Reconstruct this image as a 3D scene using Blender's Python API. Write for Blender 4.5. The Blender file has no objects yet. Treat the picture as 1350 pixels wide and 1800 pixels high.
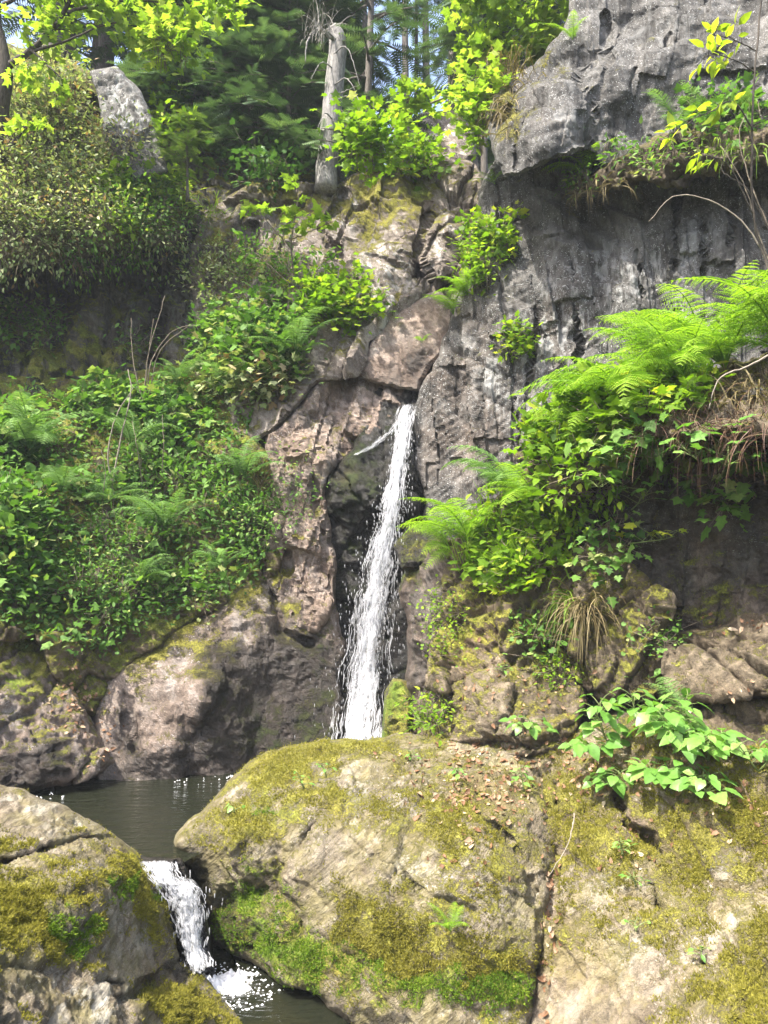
import bpy, math, random, time
import numpy as np
from mathutils import Vector, Matrix
from mathutils.bvhtree import BVHTree
T0 = time.time()
rng = np.random.default_rng(7); random.seed(7)
SC = bpy.context.scene; COL = SC.collection
R = math.radians
# ------------------------------------------------------------------ camera
F = 1360.0; CAMZ = 2.0; PIT = math.atan(100 / F)
cp, sp_ = math.cos(PIT), math.sin(PIT)
cam = bpy.data.cameras.new('camera'); camo = bpy.data.objects.new('camera', cam); COL.objects.link(camo)
camo.location = (0, 0, CAMZ); camo.rotation_euler = (math.pi / 2 + PIT, 0, 0)
cam.sensor_fit = 'VERTICAL'; cam.angle = 2 * math.atan(900 / F); cam.clip_end = 1000; cam.clip_start = 0.05
SC.camera = camo
def pt(px, py, Y):
    """point of the place seen at picture position px, py when it stands Y metres ahead"""
    u = (np.asarray(px, float) - 675) / F; v = (900 - np.asarray(py, float)) / F
    y = cp - sp_ * v; z = sp_ + cp * v
    k = np.asarray(Y, float) / y
    return np.stack([u * k, y * k, CAMZ + z * k], -1)
def V(px, py, Y): return Vector(pt(px, py, Y).tolist())
# ------------------------------------------------------------------ noise
_perm = np.random.default_rng(3).permutation(256); _perm = np.concatenate([_perm, _perm, _perm])
_g = np.random.default_rng(4).normal(size=(256, 3)); _g /= np.linalg.norm(_g, axis=1)[:, None]
def _h(i, j, k): return _perm[(_perm[(_perm[i & 255] + j) & 255] + k) & 255]
def perlin(p):
    i = np.floor(p).astype(int); f = p - i; w = f * f * f * (f * (f * 6 - 15) + 10)
    r = 0
    for a in (0, 1):
        for b in (0, 1):
            for c in (0, 1):
                g = _g[_h(i[:, 0] + a, i[:, 1] + b, i[:, 2] + c)]
                d = (g * (f - np.array([a, b, c]))).sum(1)
                r = r + d * np.abs(1 - a - w[:, 0]) * np.abs(1 - b - w[:, 1]) * np.abs(1 - c - w[:, 2])
    return r * 1.6
def fbm(p, o=4, g=.5, ridged=False):
    a = 1; r = 0
    for k in range(o):
        n = perlin(p * 2 ** k + 17.3 * k)
        r = r + a * ((.5 - np.abs(n)) * 2 - .6 if ridged else n); a *= g
    return r
def facets(q, seed=0):
    """cells of a shattered rock: random tilted plane per cell, and the distance to the joint between two cells"""
    i = np.floor(q).astype(int); n = len(q)
    f1 = np.full(n, 9.); f2 = np.full(n, 9.); best = np.zeros(n, int); off = np.zeros((n, 3))
    for a in (-1, 0, 1):
        for b in (-1, 0, 1):
            for c in (-1, 0, 1):
                h = _h(i[:, 0] + a + seed, i[:, 1] + b, i[:, 2] + c)
                cen = i + np.array([a, b, c]) + .5 + _g[h] * .42
                d = ((q - cen) ** 2).sum(1)
                m = d < f1
                f2 = np.where(m, f1, np.minimum(f2, d)); f1 = np.where(m, d, f1)
                best = np.where(m, h, best); off[m] = (q - cen)[m]
    tilt = (_g[(best + 77) & 255] * off).sum(1)
    return (best / 255. - .5) * .85 + tilt * .6, np.sqrt(f2) - np.sqrt(f1)
def trin(x, y, seed=0):
    """broken flat faces: random heights joined by flat triangles, sharp creases, no gaps"""
    s = (x + y) * .36603; x = x + s; y = y + s
    i = np.floor(x).astype(int); j = np.floor(y).astype(int); u = x - i; v = y - j
    r = lambda a, b: _h(a + seed, b, a * 0 + seed) / 127.5 - 1
    up = u > v; c = np.where(up, r(i + 1, j), r(i, j + 1))
    return r(i, j) * (1 - np.maximum(u, v)) + c * np.abs(u - v) + r(i + 1, j + 1) * np.minimum(u, v)
def slabs(x, y, seed=0):
    """upright slabs standing a little proud of or behind each other, broken at random heights"""
    i = np.floor(x).astype(int); f = x - i; z = i * 0
    wv = _h(i, z + seed, z) / 255. * .5; i = np.where(f < wv * .6, i - 1, i)
    y = y + _h(i, z + 9, z + seed) / 255. * 3; j = np.floor(y).astype(int); h = _h(i, j, z + seed + 3); h2 = _h(i, j, z + seed + 8); h3 = _h(i, j, z + seed + 5)
    return (h / 127.5 - 1) * .5 + (h2 / 127.5 - 1) * (x - i - .6) * .5 + (h3 / 127.5 - 1) * (y - j - .5) * .5
# ------------------------------------------------------------------ object helpers
def tag(o, label=None, cat=None, group=None, kind=None):
    if label: o['label'] = label
    if cat: o['category'] = cat
    if group: o['group'] = group
    if kind: o['kind'] = kind
    return o
def empty(name, loc, label, cat, group=None):
    o = bpy.data.objects.new(name, None); COL.objects.link(o); o.location = loc; o.empty_display_size = .1
    return tag(o, label, cat, group)
def mesh_obj(name, verts, faces, mat, parent=None, smooth=True, attrs=None, origin=None, uv=None):
    verts = np.asarray(verts, float)
    if origin is not None: verts = verts - np.asarray(origin, float)
    me = bpy.data.meshes.new(name); me.from_pydata(verts.tolist(), [], faces if isinstance(faces, list) else faces.tolist())
    if mat: me.materials.append(mat)
    if smooth: me.polygons.foreach_set('use_smooth', np.ones(len(me.polygons), bool))
    for k, v in (attrs or {}).items():
        a = me.attributes.new(k, 'FLOAT', 'POINT'); a.data.foreach_set('value', np.asarray(v, np.float32))
    me.update()
    o = bpy.data.objects.new(name, me); COL.objects.link(o)
    if origin is not None: o.location = Vector(np.asarray(origin, float).tolist())
    if parent: o.parent = parent
    return o
def tube(pts, radii, n=6):
    """tapered tube along a polyline -> verts, faces"""
    P = [Vector(p) for p in pts]; vs = []; fs = []
    up = Vector((.13, .3, 1)).normalized()
    for i, p in enumerate(P):
        d = (P[min(i + 1, len(P) - 1)] - P[max(i - 1, 0)])
        d = d.normalized() if d.length > 1e-6 else Vector((0, 0, 1))
        a = d.cross(up if abs(d.dot(up)) < .95 else Vector((1, 0, 0))).normalized(); b = d.cross(a)
        for k in range(n):
            t = 2 * math.pi * k / n
            vs.append(p + (a * math.cos(t) + b * math.sin(t)) * radii[i])
    for i in range(len(P) - 1):
        for k in range(n):
            fs.append((i * n + k, i * n + (k + 1) % n, (i + 1) * n + (k + 1) % n, (i + 1) * n + k))
    fs.append(tuple(range(n))[::-1]); fs.append(tuple((len(P) - 1) * n + k for k in range(n)))
    return [tuple(v) for v in vs], fs
class MB:
    def __init__(s): s.v = []; s.f = []
    def add(s, vf):
        n = len(s.v); s.v += list(vf[0]); s.f += [tuple(i + n for i in f) for f in vf[1]]
    def build(s, name, mat, parent=None, origin=None): return mesh_obj(name, s.v, s.f, mat, parent, origin=origin)
# ------------------------------------------------------------------ materials
class N:
    """tiny node-writing helper"""
    def __init__(s, name):
        s.m = bpy.data.materials.new(name); s.m.use_nodes = True; s.t = s.m.node_tree; s.t.nodes.clear()
        s.out = s.t.nodes.new('ShaderNodeOutputMaterial')
    def n(s, typ, **kw):
        nd = s.t.nodes.new('ShaderNode' + typ); ins = kw.pop('i', {})
        for k, v in kw.items(): setattr(nd, k, v)
        for k, v in ins.items(): s.set(nd.inputs[k], v)
        return nd
    def set(s, sock, v):
        if isinstance(v, bpy.types.NodeSocket): s.t.links.new(v, sock)
        elif isinstance(v, (tuple, list)) and sock.type == 'RGBA' and len(v) == 3: sock.default_value = (*v, 1)
        else: sock.default_value = v
    def noise(s, vec, scale, detail=4, rough=.55, dist=0):
        return s.n('TexNoise', i={'Vector': vec, 'Scale': scale, 'Detail': detail, 'Roughness': rough, 'Distortion': dist}).outputs['Fac']
    def math(s, op, a, b=0, c=0, clamp=False):
        nd = s.n('Math', operation=op, use_clamp=clamp); s.set(nd.inputs[0], a); s.set(nd.inputs[1], b); s.set(nd.inputs[2], c); return nd.outputs[0]
    def mix(s, f, a, b, typ='MIX'):
        nd = s.n('Mix', data_type='RGBA', blend_type=typ); s.set(nd.inputs[0], f); s.set(nd.inputs[6], a); s.set(nd.inputs[7], b); return nd.outputs[2]
    def ramp(s, f, stops):
        nd = s.n('ValToRGB'); cr = nd.color_ramp
        while len(cr.elements) < len(stops): cr.elements.new(.5)
        for e, (p, c) in zip(cr.elements, stops): e.position = p; e.color = (*c, 1) if len(c) == 3 else c
        s.set(nd.inputs[0], f); return nd.outputs[0]
    def step(s, f, lo, hi): 
        nd = s.n('MapRange', interpolation_type='SMOOTHSTEP'); s.set(nd.inputs[0], f); nd.inputs[1].default_value = lo; nd.inputs[2].default_value = hi; return nd.outputs[0]
    def attr(s, name): return s.n('Attribute', attribute_name=name).outputs['Fac']
    def fin(s, sh): s.t.links.new(sh, s.out.inputs[0]); return s.m
def rock_mat(name, a, b, c, lich=.3, lcol=(.45, .46, .42), streak=0, grain=(1, 1, 1), rot=0, stri=0, moss1=(.22, .2, .036), moss2=(.12, .19, .02), bdist=.045, film=0):
    s = N(name)
    pos = s.n('NewGeometry').outputs['Position']
    mp = s.n('Mapping', i={'Vector': pos, 'Rotation': (0, rot, 0)}).outputs[0]
    mg = s.n('Mapping', i={'Vector': mp, 'Scale': grain}).outputs[0]
    n1 = s.noise(mg, 1.3, 6, .6, .4); n2 = s.noise(mg, 9, 8, .68, .5); n3 = s.noise(mg, 60, 4, .65); n4 = s.noise(pos, 150, 2, .6)
    col = s.ramp(n1, [(.35, a), (.5, b), (.66, c)])
    col = s.mix(s.step(n2, .42, .62), s.mix(1, col, (.62, .6, .58), 'MULTIPLY'), col)
    col = s.mix(s.math('MULTIPLY', s.step(n3, .4, .7), .35), col, s.mix(1, col, (1.45, 1.4, 1.35), 'MULTIPLY'))
    col = s.mix(s.step(n4, .5, .7), col, s.mix(1, col, (1.5, 1.48, 1.42), 'MULTIPLY')); col = s.mix(s.step(n4, .46, .3), col, s.mix(1, col, (.55, .53, .5), 'MULTIPLY'))
    if film: col = s.mix(s.math('MULTIPLY', s.step(s.noise(pos, 3.2, 8, .75, .4), .4, .6), film), col, (.175, .155, .062))
    ns = None
    if stri:
        ns = s.noise(s.n('Mapping', i={'Vector': s.n('Mapping', i={'Vector': pos, 'Rotation': (0, rot, 0)}).outputs[0], 'Scale': (.55, .8, 5.5)}).outputs[0], 5., 7, .68, .35)
        col = s.mix(s.math('MULTIPLY', s.step(ns, .56, .36), stri), col, s.mix(1, col, (.5, .47, .42), 'MULTIPLY'))
    # brown iron tint
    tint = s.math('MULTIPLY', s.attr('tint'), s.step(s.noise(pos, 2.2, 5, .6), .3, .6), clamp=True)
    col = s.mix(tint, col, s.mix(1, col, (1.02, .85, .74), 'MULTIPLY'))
    # lichen spots and crusts
    vor = s.n('TexVoronoi', i={'Vector': s.n('VectorMath', operation='ADD', i={0: pos, 1: s.n('TexNoise', i={'Vector': pos, 'Scale': 9., 'Detail': 3}).outputs['Color']}).outputs[0], 'Scale': 11., 'Randomness': 1.}).outputs['Distance']
    lm = s.math('MULTIPLY', s.step(s.math('ADD', vor, s.math('MULTIPLY', n2, .4)), .46, .36), s.step(s.noise(pos, 1.7, 4, .6), .62 - lich * .35, .72 - lich * .3))
    crust = s.math('MULTIPLY', s.step(s.noise(mg, 4.5, 8, .72, .3), .5, .57), s.attr('pale'), clamp=True)
    lm = s.math('MAXIMUM', s.math('MULTIPLY', lm, min(1, lich * 2)), crust)
    col = s.mix(s.math('MULTIPLY', lm, .8), col, lcol)
    if streak:
        ms = s.n('Mapping', i={'Vector': pos, 'Scale': (5, 5, .5)}).outputs[0]
        st = s.step(s.noise(ms, 1., 4, .6, .3), .5, .66)
        col = s.mix(s.math('MULTIPLY', st, streak), col, s.mix(1, col, (.35, .35, .34), 'MULTIPLY'))
    # wet
    wet = s.step(s.math('ADD', s.attr('wet'), s.math('MULTIPLY', s.math('SUBTRACT', n2, .5), .9)), .3, .6)
    # moss
    mn = s.noise(pos, 6, 7, .7, .3); mf = s.noise(pos, 70, 3, .7)
    nz = s.n('SeparateXYZ', i={0: s.n('NewGeometry').outputs['Normal']}).outputs[2]
    mm = s.math('ADD', s.attr('moss'), s.math('MULTIPLY', s.math('SUBTRACT', mn, .5), 2.9))
    mm = s.math('ADD', mm, s.math('MULTIPLY', s.math('SUBTRACT', mf, .5), 1.3))
    mm = s.step(mm, .2, .75)
    mcol = s.mix(s.math('MULTIPLY', s.attr('green'), s.step(s.noise(pos, 3, 3), .3, .6), clamp=True), moss1, moss2)
    mcol = s.mix(s.step(s.noise(pos, 9, 5, .7), .4, .65), s.mix(1, mcol, (.62, .6, .6), 'MULTIPLY'), mcol)
    mcol = s.mix(s.step(mf, .3, .75), s.mix(1, mcol, (.5, .5, .5), 'MULTIPLY'), s.mix(1, mcol, (1.4, 1.4, 1.3), 'MULTIPLY'))
    col = s.mix(mm, col, mcol)
    col = s.mix(wet, col, s.mix(1, col, (.2, .195, .19), 'MULTIPLY'))
    # bump
    bh = s.math('ADD', s.math('MULTIPLY', n2, .7), s.math('ADD', s.math('MULTIPLY', n3, .2), s.math('MULTIPLY', n4, .12)))
    bh = s.math('ADD', bh, s.math('MULTIPLY', s.noise(mg, 18, 6, .7, .5), .4))
    bh = s.math('ADD', bh, s.math('MULTIPLY', mm, s.math('ADD', s.math('MULTIPLY', mf, .45), s.math('MULTIPLY', mn, .4))))
    if ns is not None: bh = s.math('ADD', bh, s.math('MULTIPLY', ns, .9))
    bump = s.n('Bump', i={'Height': bh, 'Strength': .9, 'Distance': bdist}).outputs[0]
    ro = s.math('SUBTRACT', .85, s.math('MULTIPLY', wet, .48))
    ro = s.math('ADD', ro, s.math('MULTIPLY', mm, .4), clamp=True)
    return s.fin(s.n('BsdfPrincipled', i={'Base Color': col, 'Roughness': ro, 'Normal': bump, 'Specular IOR Level': .35}).outputs[0])
MR = {
 'grey': rock_mat('grey_rock', (.055, .054, .052), (.102, .1, .096), (.175, .171, .163), lich=.8, lcol=(.42, .43, .42), streak=.8, grain=(2, 2, .5)),
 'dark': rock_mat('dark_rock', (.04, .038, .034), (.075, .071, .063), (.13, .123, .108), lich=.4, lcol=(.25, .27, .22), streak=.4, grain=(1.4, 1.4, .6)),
 'brown': rock_mat('brown_rock', (.13, .11, .095), (.2, .172, .152), (.28, .25, .225), lich=.4, lcol=(.56, .53, .5), grain=(1.3, 1.3, .8), rot=.5),
 'pale': rock_mat('pale_rock', (.135, .117, .086), (.22, .195, .147), (.325, .297, .243), lich=.35, lcol=(.46, .44, .385), grain=(.7, 1, 2.2), rot=.7, film=.7, stri=.75),
 'soil': rock_mat('soil_rock', (.075, .06, .04), (.125, .102, .07), (.2, .168, .122), lich=.15, lcol=(.35, .3, .22)),
}
# ------------------------------------------------------------------ rocks
ROCKS = {}; BV_v = []; BV_f = []; BV_n = 0
def tps(ctrl):
    c = np.array(ctrl, float); X = c[:, :2] / 300.; n = len(X)
    def U(a, b):
        r2 = ((a[:, None] - b[None]) ** 2).sum(2); return .5 * r2 * np.log(r2 + 1e-9)
    A = np.zeros((n + 3, n + 3)); A[:n, :n] = U(X, X) + np.eye(n) * .02
    A[:n, n] = 1; A[:n, n + 1:] = X; A[n, :n] = 1; A[n + 1:, :n] = X.T
    w = np.linalg.solve(A, np.concatenate([c[:, 2], np.zeros(3)]))
    def f(px, py):
        P = np.stack([px, py], 1) / 300.; out = np.empty(len(P))
        for s in range(0, len(P), 20000):
            q = P[s:s + 20000]; out[s:s + 20000] = U(q, X) @ w[:n] + w[n] + q @ w[n + 1:]
        return out
    return f
def rough_outline(o, amp, rs, step=9):
    P = [np.array(p, float) for p in o]; out = []
    def sub(a, b, depth):
        L = np.linalg.norm(b - a)
        if L < step: out.append(a); return
        m = (a + b) / 2 + np.array([-(b - a)[1], (b - a)[0]]) / L * rs.normal() * amp * min(1, L / 120)
        sub(a, m, depth + 1); sub(m, b, depth + 1)
    for i in range(len(P)): sub(P[i], P[(i + 1) % len(P)], 0)
    return np.array(out)
def seg_dist(px, py, poly, closed=True):
    A = poly; B = np.roll(poly, -1, 0)
    if not closed: A = A[:-1]; B = B[:-1]
    best = np.full(len(px), 1e9); bx = px.copy(); by = py.copy()
    for a, b in zip(A, B):
        d = b - a; L = (d * d).sum() + 1e-9
        t = np.clip(((px - a[0]) * d[0] + (py - a[1]) * d[1]) / L, 0, 1)
        x = a[0] + t * d[0]; y = a[1] + t * d[1]; q = (px - x) ** 2 + (py - y) ** 2
        m = q < best; best[m] = q[m]; bx[m] = x[m]; by[m] = y[m]
    return np.sqrt(best), bx, by
def inside(px, py, poly):
    r = np.zeros(len(px), bool); A = poly; B = np.roll(poly, -1, 0)
    for a, b in zip(A, B):
        if a[1] == b[1]: continue
        c = (a[1] > py) != (b[1] > py)
        r ^= c & (px < (b[0] - a[0]) * (py - a[1]) / (b[1] - a[1]) + a[0])
    return r
def blobs(px, py, bl):
    r = np.zeros(len(px))
    if not len(bl): return r
    w = np.stack([px, py, 0 * px], 1)
    px = px + 26 * fbm(w / 60., 3, .6); py = py + 26 * fbm(w / 60. + 50, 3, .6)
    for b in bl:
        x, y, rx, v = b[0], b[1], b[2], b[-1]; ry = b[3] if len(b) > 4 else rx
        r = r + v * np.exp(-(((px - x) / rx) ** 2 + ((py - y) / ry) ** 2))
    return r
def rock(name, outline, ctrl, mat, label=None, cat=None, kind=None, thick=.8, rnd=(30, .25), step=3., amp=6, seed=0,
         fac=(1.6, 0, 2.2, .16), fac2=(5, 0, 2, .05), nz=.1, nfine=.025, warp=1., cushion=.02, slab=None, tri=None, gdep=1., gwid=1., bulge=(), groove=(), moss=(), green=(), wet=(), tint=(), pale=(),
         base=(0, .5, .3, 0, .3), group=None):
    """a mass of rock: traced silhouette, real distances at control points, thickness behind, shattered and weathered surface.
    base = (moss level, moss gain on upward faces, green, wet, tint)"""
    global BV_n
    rs = np.random.default_rng(seed + 100)
    O = rough_outline(outline, amp, rs)
    x0, y0 = O.min(0) - step; x1, y1 = O.max(0) + step
    gx = np.arange(x0, x1 + step, step); gy = np.arange(y0, y1 + step, step)
    PX, PY = np.meshgrid(gx, gy); sh = PX.shape; px = PX.ravel(); py = PY.ravel()
    ins = inside(px, py, O)
    d, bx, by = seg_dist(px, py, O)
    # all-inside cells, then pull the border out to the outline
    I = ins.reshape(sh); cell = I[:-1, :-1] & I[1:, :-1] & I[:-1, 1:] & I[1:, 1:]
    used = np.zeros(sh, bool); used[:-1, :-1] |= cell; used[1:, :-1] |= cell; used[:-1, 1:] |= cell; used[1:, 1:] |= cell
    border = used.ravel() & (d < step * 1.6)
    full = np.zeros(sh, int); full[:-1, :-1] += cell; full[1:, :-1] += cell; full[:-1, 1:] += cell; full[1:, 1:] += cell
    border = used.ravel() & (full.ravel() < 4)
    px = np.where(border, bx, px); py = np.where(border, by, py); d = np.where(border, 0, d)
    Y = tps(ctrl)(px, py)
    Y = Y - blobs(px, py, bulge)
    Rp, Rm = rnd
    t = np.clip(1 - d / Rp, 0, 1); Y = Y + Rm * (1 - np.sqrt(np.clip(1 - t * t, 0, 1)))
    for line, w, dep in groove:
        g, _, _ = seg_dist(px + 7 * perlin(np.stack([px, py, px * 0 + 3], 1) / 22.), py, np.array(line, float), False); wn = np.clip(.8 + .5 * fbm(np.stack([px, py, px * 0 + w], 1) / 60., 3), .45, 1.2); Y = Y + dep * gdep * np.minimum(wn, 1) * np.exp(-(g / (w * wn * gwid)) ** 2)
    P = pt(px, py, Y)
    def normals(P):
        G = P.reshape(*sh, 3); n = np.cross(np.gradient(G, axis=1), np.gradient(G, axis=0)).reshape(-1, 3)
        n /= np.linalg.norm(n, axis=1)[:, None] + 1e-12; n[(n[:, 1] > 0)] *= 1
        return n
    n = normals(P); flip = np.sign((n * (np.array([0, 0, CAMZ]) - P)).sum(1)); n = n * flip[:, None]
    Pw = P + warp * .07 * np.stack([perlin(P * 1.7 + k * 31) for k in range(3)], 1) + warp * .022 * np.stack([perlin(P * 7 + k * 31) for k in range(3)], 1) + warp * .008 * np.stack([perlin(P * 24 + k * 31) for k in range(3)], 1)
    vd = np.array([0, 0, CAMZ]) - P; vd /= np.linalg.norm(vd, axis=1)[:, None]
    soft = np.clip(d / (Rp * .8 + 6), 0, 1)[:, None]
    n = n * soft + vd * (1 - soft) * .6 + vd * .35; n /= np.linalg.norm(n, axis=1)[:, None]
    fade = .3 + .7 * np.clip(d / 14, 0, 1)
    disp = np.zeros(len(P)); crack = np.ones(len(P))
    for (sc, ang, st, am), sd in ((fac, seed), (fac2, seed + 40), ((fac2[0] * 2.6, fac2[1] + 12, fac2[2], fac2[3] * .42), seed + 60)):
        if am <= 0: continue
        ca, sa = math.cos(R(ang)), math.sin(R(ang))
        a = (Pw[:, 0] * ca + Pw[:, 2] * sa) ; b = (-Pw[:, 0] * sa + Pw[:, 2] * ca)
        q = np.stack([a * sc / st, Pw[:, 1] * sc * .55, b * sc], 1) + seed * 3.7
        v, e = facets(q, sd)
        disp += v * am - am * .22 * np.exp(-(e / .03) ** 2)
    if slab or tri:
        wob = .05 * np.stack([perlin(P * 1.1 + k * 31) for k in range(2)], 1) + .004 * np.stack([perlin(P * 6 + k * 31) for k in range(2)], 1)
        for spec, fn in ((slab, slabs), (tri, trin)):
            if not spec: continue
            sx, sy, ang, am = spec; ca, sa = math.cos(R(ang)), math.sin(R(ang))
            # ang leans the joints away from upright; depth shears the pattern so that receding faces carry it too
            X = P[:, 0] + .4 * P[:, 1] + wob[:, 0]; Z = P[:, 2] + .25 * P[:, 1] + wob[:, 1]
            a = X * ca + Z * sa; b = -X * sa + Z * ca
            disp += am * fn(a / sx, b / sy, seed)
            if fn is trin:
                disp += am * .42 * fn((a * .8 + b * .6) / sx * 2.7, (b * .8 - a * .6) / sy * 2.4, seed + 11) + am * .11 * fn((a * .6 - b * .8) / sx * 7.3, (b * .6 + a * .8) / sy * 6.1, seed + 23)
            else: disp += am * .4 * fn(a / sx * 2.9 + 5, b / sy * 2.3, seed + 31)
    mo = base[0] + base[1] * np.clip(n[:, 2], -.4, 1) + blobs(px, py, moss) + .35 * fbm(P * 5, 3)
    disp += cushion * np.clip((mo - .45) * 3, 0, 1) * (.5 + .8 * fbm(P * 8 + 5, 2))
    disp += nz * fbm(P * 1.3 + seed, 4) + nfine * fbm(P * 9 + seed, 3, .6, ridged=True)
    P = P + n * (disp * fade)[:, None]
    n2 = normals(P); flip = np.sign((n2 * (np.array([0, 0, CAMZ]) - P)).sum(1)); n2 = n2 * flip[:, None]
    # attributes
    at = {'moss': base[0] + base[1] * np.clip(n2[:, 2], -.4, 1) + blobs(px, py, moss), 'green': np.clip(base[2] + blobs(px, py, green), 0, 1),
          'wet': base[3] + blobs(px, py, wet), 'tint': np.clip(base[4] + blobs(px, py, tint), 0, 1), 'pale': np.clip(blobs(px, py, pale), 0, 1)}
    idx = -np.ones(len(P), int); keep = used.ravel(); idx[keep] = np.arange(keep.sum())
    ii = np.arange(len(P)).reshape(sh)
    Q = np.stack([ii[:-1, :-1][cell], ii[1:, :-1][cell], ii[1:, 1:][cell], ii[:-1, 1:][cell]], 1)
    Q = idx[Q]
    E = np.concatenate([Q[:, [0, 1]], Q[:, [1, 2]], Q[:, [2, 3]], Q[:, [3, 0]]])
    key = np.sort(E, 1); _, inv, cnt = np.unique(key[:, 0] * 10000000 + key[:, 1], return_inverse=True, return_counts=True)
    BE = E[cnt[inv] == 1]; bvs = np.unique(BE)
    K = keep.nonzero()[0]; verts = [P[K]]; faces = Q.tolist(); nv = len(K)
    cen = np.array([px[K].mean(), py[K].mean()]); bp = P[K][bvs]; bpx = px[K][bvs]; bpy = py[K][bvs]; bY = bp[:, 1]
    prev = {int(b): int(b) for b in bvs}
    arr = {k: [v[K]] for k, v in at.items()}
    for sft, td in ((.02, .15), (.06, .45), (.16, 1.)):
        # rings that carry the rock back behind its silhouette
        dirv = bp - np.array([0, 0, CAMZ]); dirv /= dirv[:, 1:2]
        ring = bp + dirv * (thick * td); c3 = ring.mean(0); ring = ring + (c3 - ring) * sft
        ring = ring + .05 * np.stack([perlin(ring * 2 + k * 9) for k in range(3)], 1)
        cur = {int(b): nv + j for j, b in enumerate(bvs)}
        faces += [(prev[int(b)], prev[int(a)], cur[int(a)], cur[int(b)]) for a, b in BE]
        verts.append(ring); nv += len(ring); prev = cur
        for k in arr: arr[k].append(at[k][K][bvs])
    verts.append(verts[-1].mean(0)[None] + np.array([[0, .1, 0]])); 
    for k in arr: arr[k].append(np.zeros(1))
    faces += [(prev[int(b)], prev[int(a)], nv) for a, b in BE]
    Vt = np.concatenate(verts); at2 = {k: np.concatenate(v) for k, v in arr.items()}
    org = Vt[np.argmin(Vt[:, 2])] * .0 + np.array([Vt[:, 0].mean(), Vt[:, 1].mean(), Vt[:, 2].min()])
    o = mesh_obj(name, Vt, faces, MR[mat] if isinstance(mat, str) else mat, smooth=not (slab or tri), attrs=at2, origin=org)
    tag(o, label, cat, group, kind)
    BV_v.append(Vt); BV_f.extend([tuple(i + BV_n for i in f) for f in faces]); BV_n += len(Vt)
    r = dict(o=o, P=P[K], n=n2[K], px=px[K], py=py[K], attr={k: v[K] for k, v in at.items()})
    ROCKS.setdefault(name, []).append(r)
    return r
# ================================================================== the rocks
# --- far crags
rock('cliff', [(200,150),(260,120),(350,130),(500,170),(570,230),(600,330),(560,380),(480,360),(420,420),(330,440),(260,420),(230,300)],
     [(220,200,11.9),(350,170,12.6),(500,220,12.4),(580,320,11.6),(400,350,11.6),(280,380,11.4),(330,260,12)], 'dark', kind='structure', thick=1.5, rnd=(40,.5), seed=1, fac=(1.5,80,2,.3), base=(.12,.9,.3,0,.2))
rock('rock_slab', [(158,122),(206,116),(248,160),(276,225),(296,305),(235,318),(184,245)],
     [(165,130,10.7),(200,125,10.8),(270,290,10.2),(190,230,10.3),(230,200,10.5)], 'grey', 'smooth pale grey rock slab leaning above the upper left bushes', 'rock', thick=.8, rnd=(10,.1), amp=3, seed=2, fac=(1.2,80,2,.08), nz=.05, base=(-.3,.4,.3,0,0), pale=[(215,200,40,90,.8)])
rock('rock_outcrop', [(680,300),(690,235),(715,208),(760,195),(812,196),(835,240),(842,300),(760,310)],
     [(690,280,11.6),(720,210,12.2),(830,230,11.9),(835,290,11.5),(760,260,11.6)], 'brown', 'pale pinkish rock outcrop behind the bright maple spray', 'rock', thick=1.2, rnd=(14,.25), seed=3, fac=(1.6,60,2,.2), base=(-.2,.7,.2,0,.2), pale=[(770,240,70,50,.7)], moss=[(800,200,40,20,.4)])
# --- upper left
rock('bank', [(-480,40),(0,70),(100,90),(165,130),(210,220),(250,300),(310,345),(330,400),(300,440),(240,430),(150,455),(50,465),(-50,455),(-480,470)],
     [(-200,100,10.6),(0,90,11),(150,140,11.4),(240,300,10.9),(310,380,10.6),(150,440,9.7),(0,450,9.5),(-200,450,9.2),(50,280,10.1),(150,300,10.4)], 'soil', kind='structure', thick=1.4, rnd=(30,.4), seed=4, fac=(1.5,0,1.5,.2), base=(.35,.6,.35,0,.2))
rock('cliff', [(-480,330),(0,380),(100,410),(250,390),(330,360),(370,440),(370,620),(310,700),(200,730),(0,760),(-480,760)],
     [(-200,450,10.6),(0,500,11.),(120,480,10.7),(250,430,11),(340,420,10.9),(350,600,10.5),(250,560,10.7),(200,690,10.2),(0,720,10),(-200,700,9.6),(100,600,10.6)], 'dark', kind='structure', thick=1.5, rnd=(20,.3), seed=5,
     fac=(1,0,1,0), fac2=(1,0,1,0), slab=(.5,1.1,-6,.25), tri=(.4,.8,-10,.17), nz=.08, nfine=.01, base=(.05,.7,.5,.1,.3), groove=[([(-40,500),(40,490),(110,505)],26,.7),([(285,440),(275,560),(262,650)],14,.5)], pale=[(240,480,40,90,.5),(330,520,30,60,.4)], tint=[(230,600,90,70,.6)], moss=[(80,640,80,60,.5),(190,620,40,60,.35),(60,440,60,25,.4)])
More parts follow.
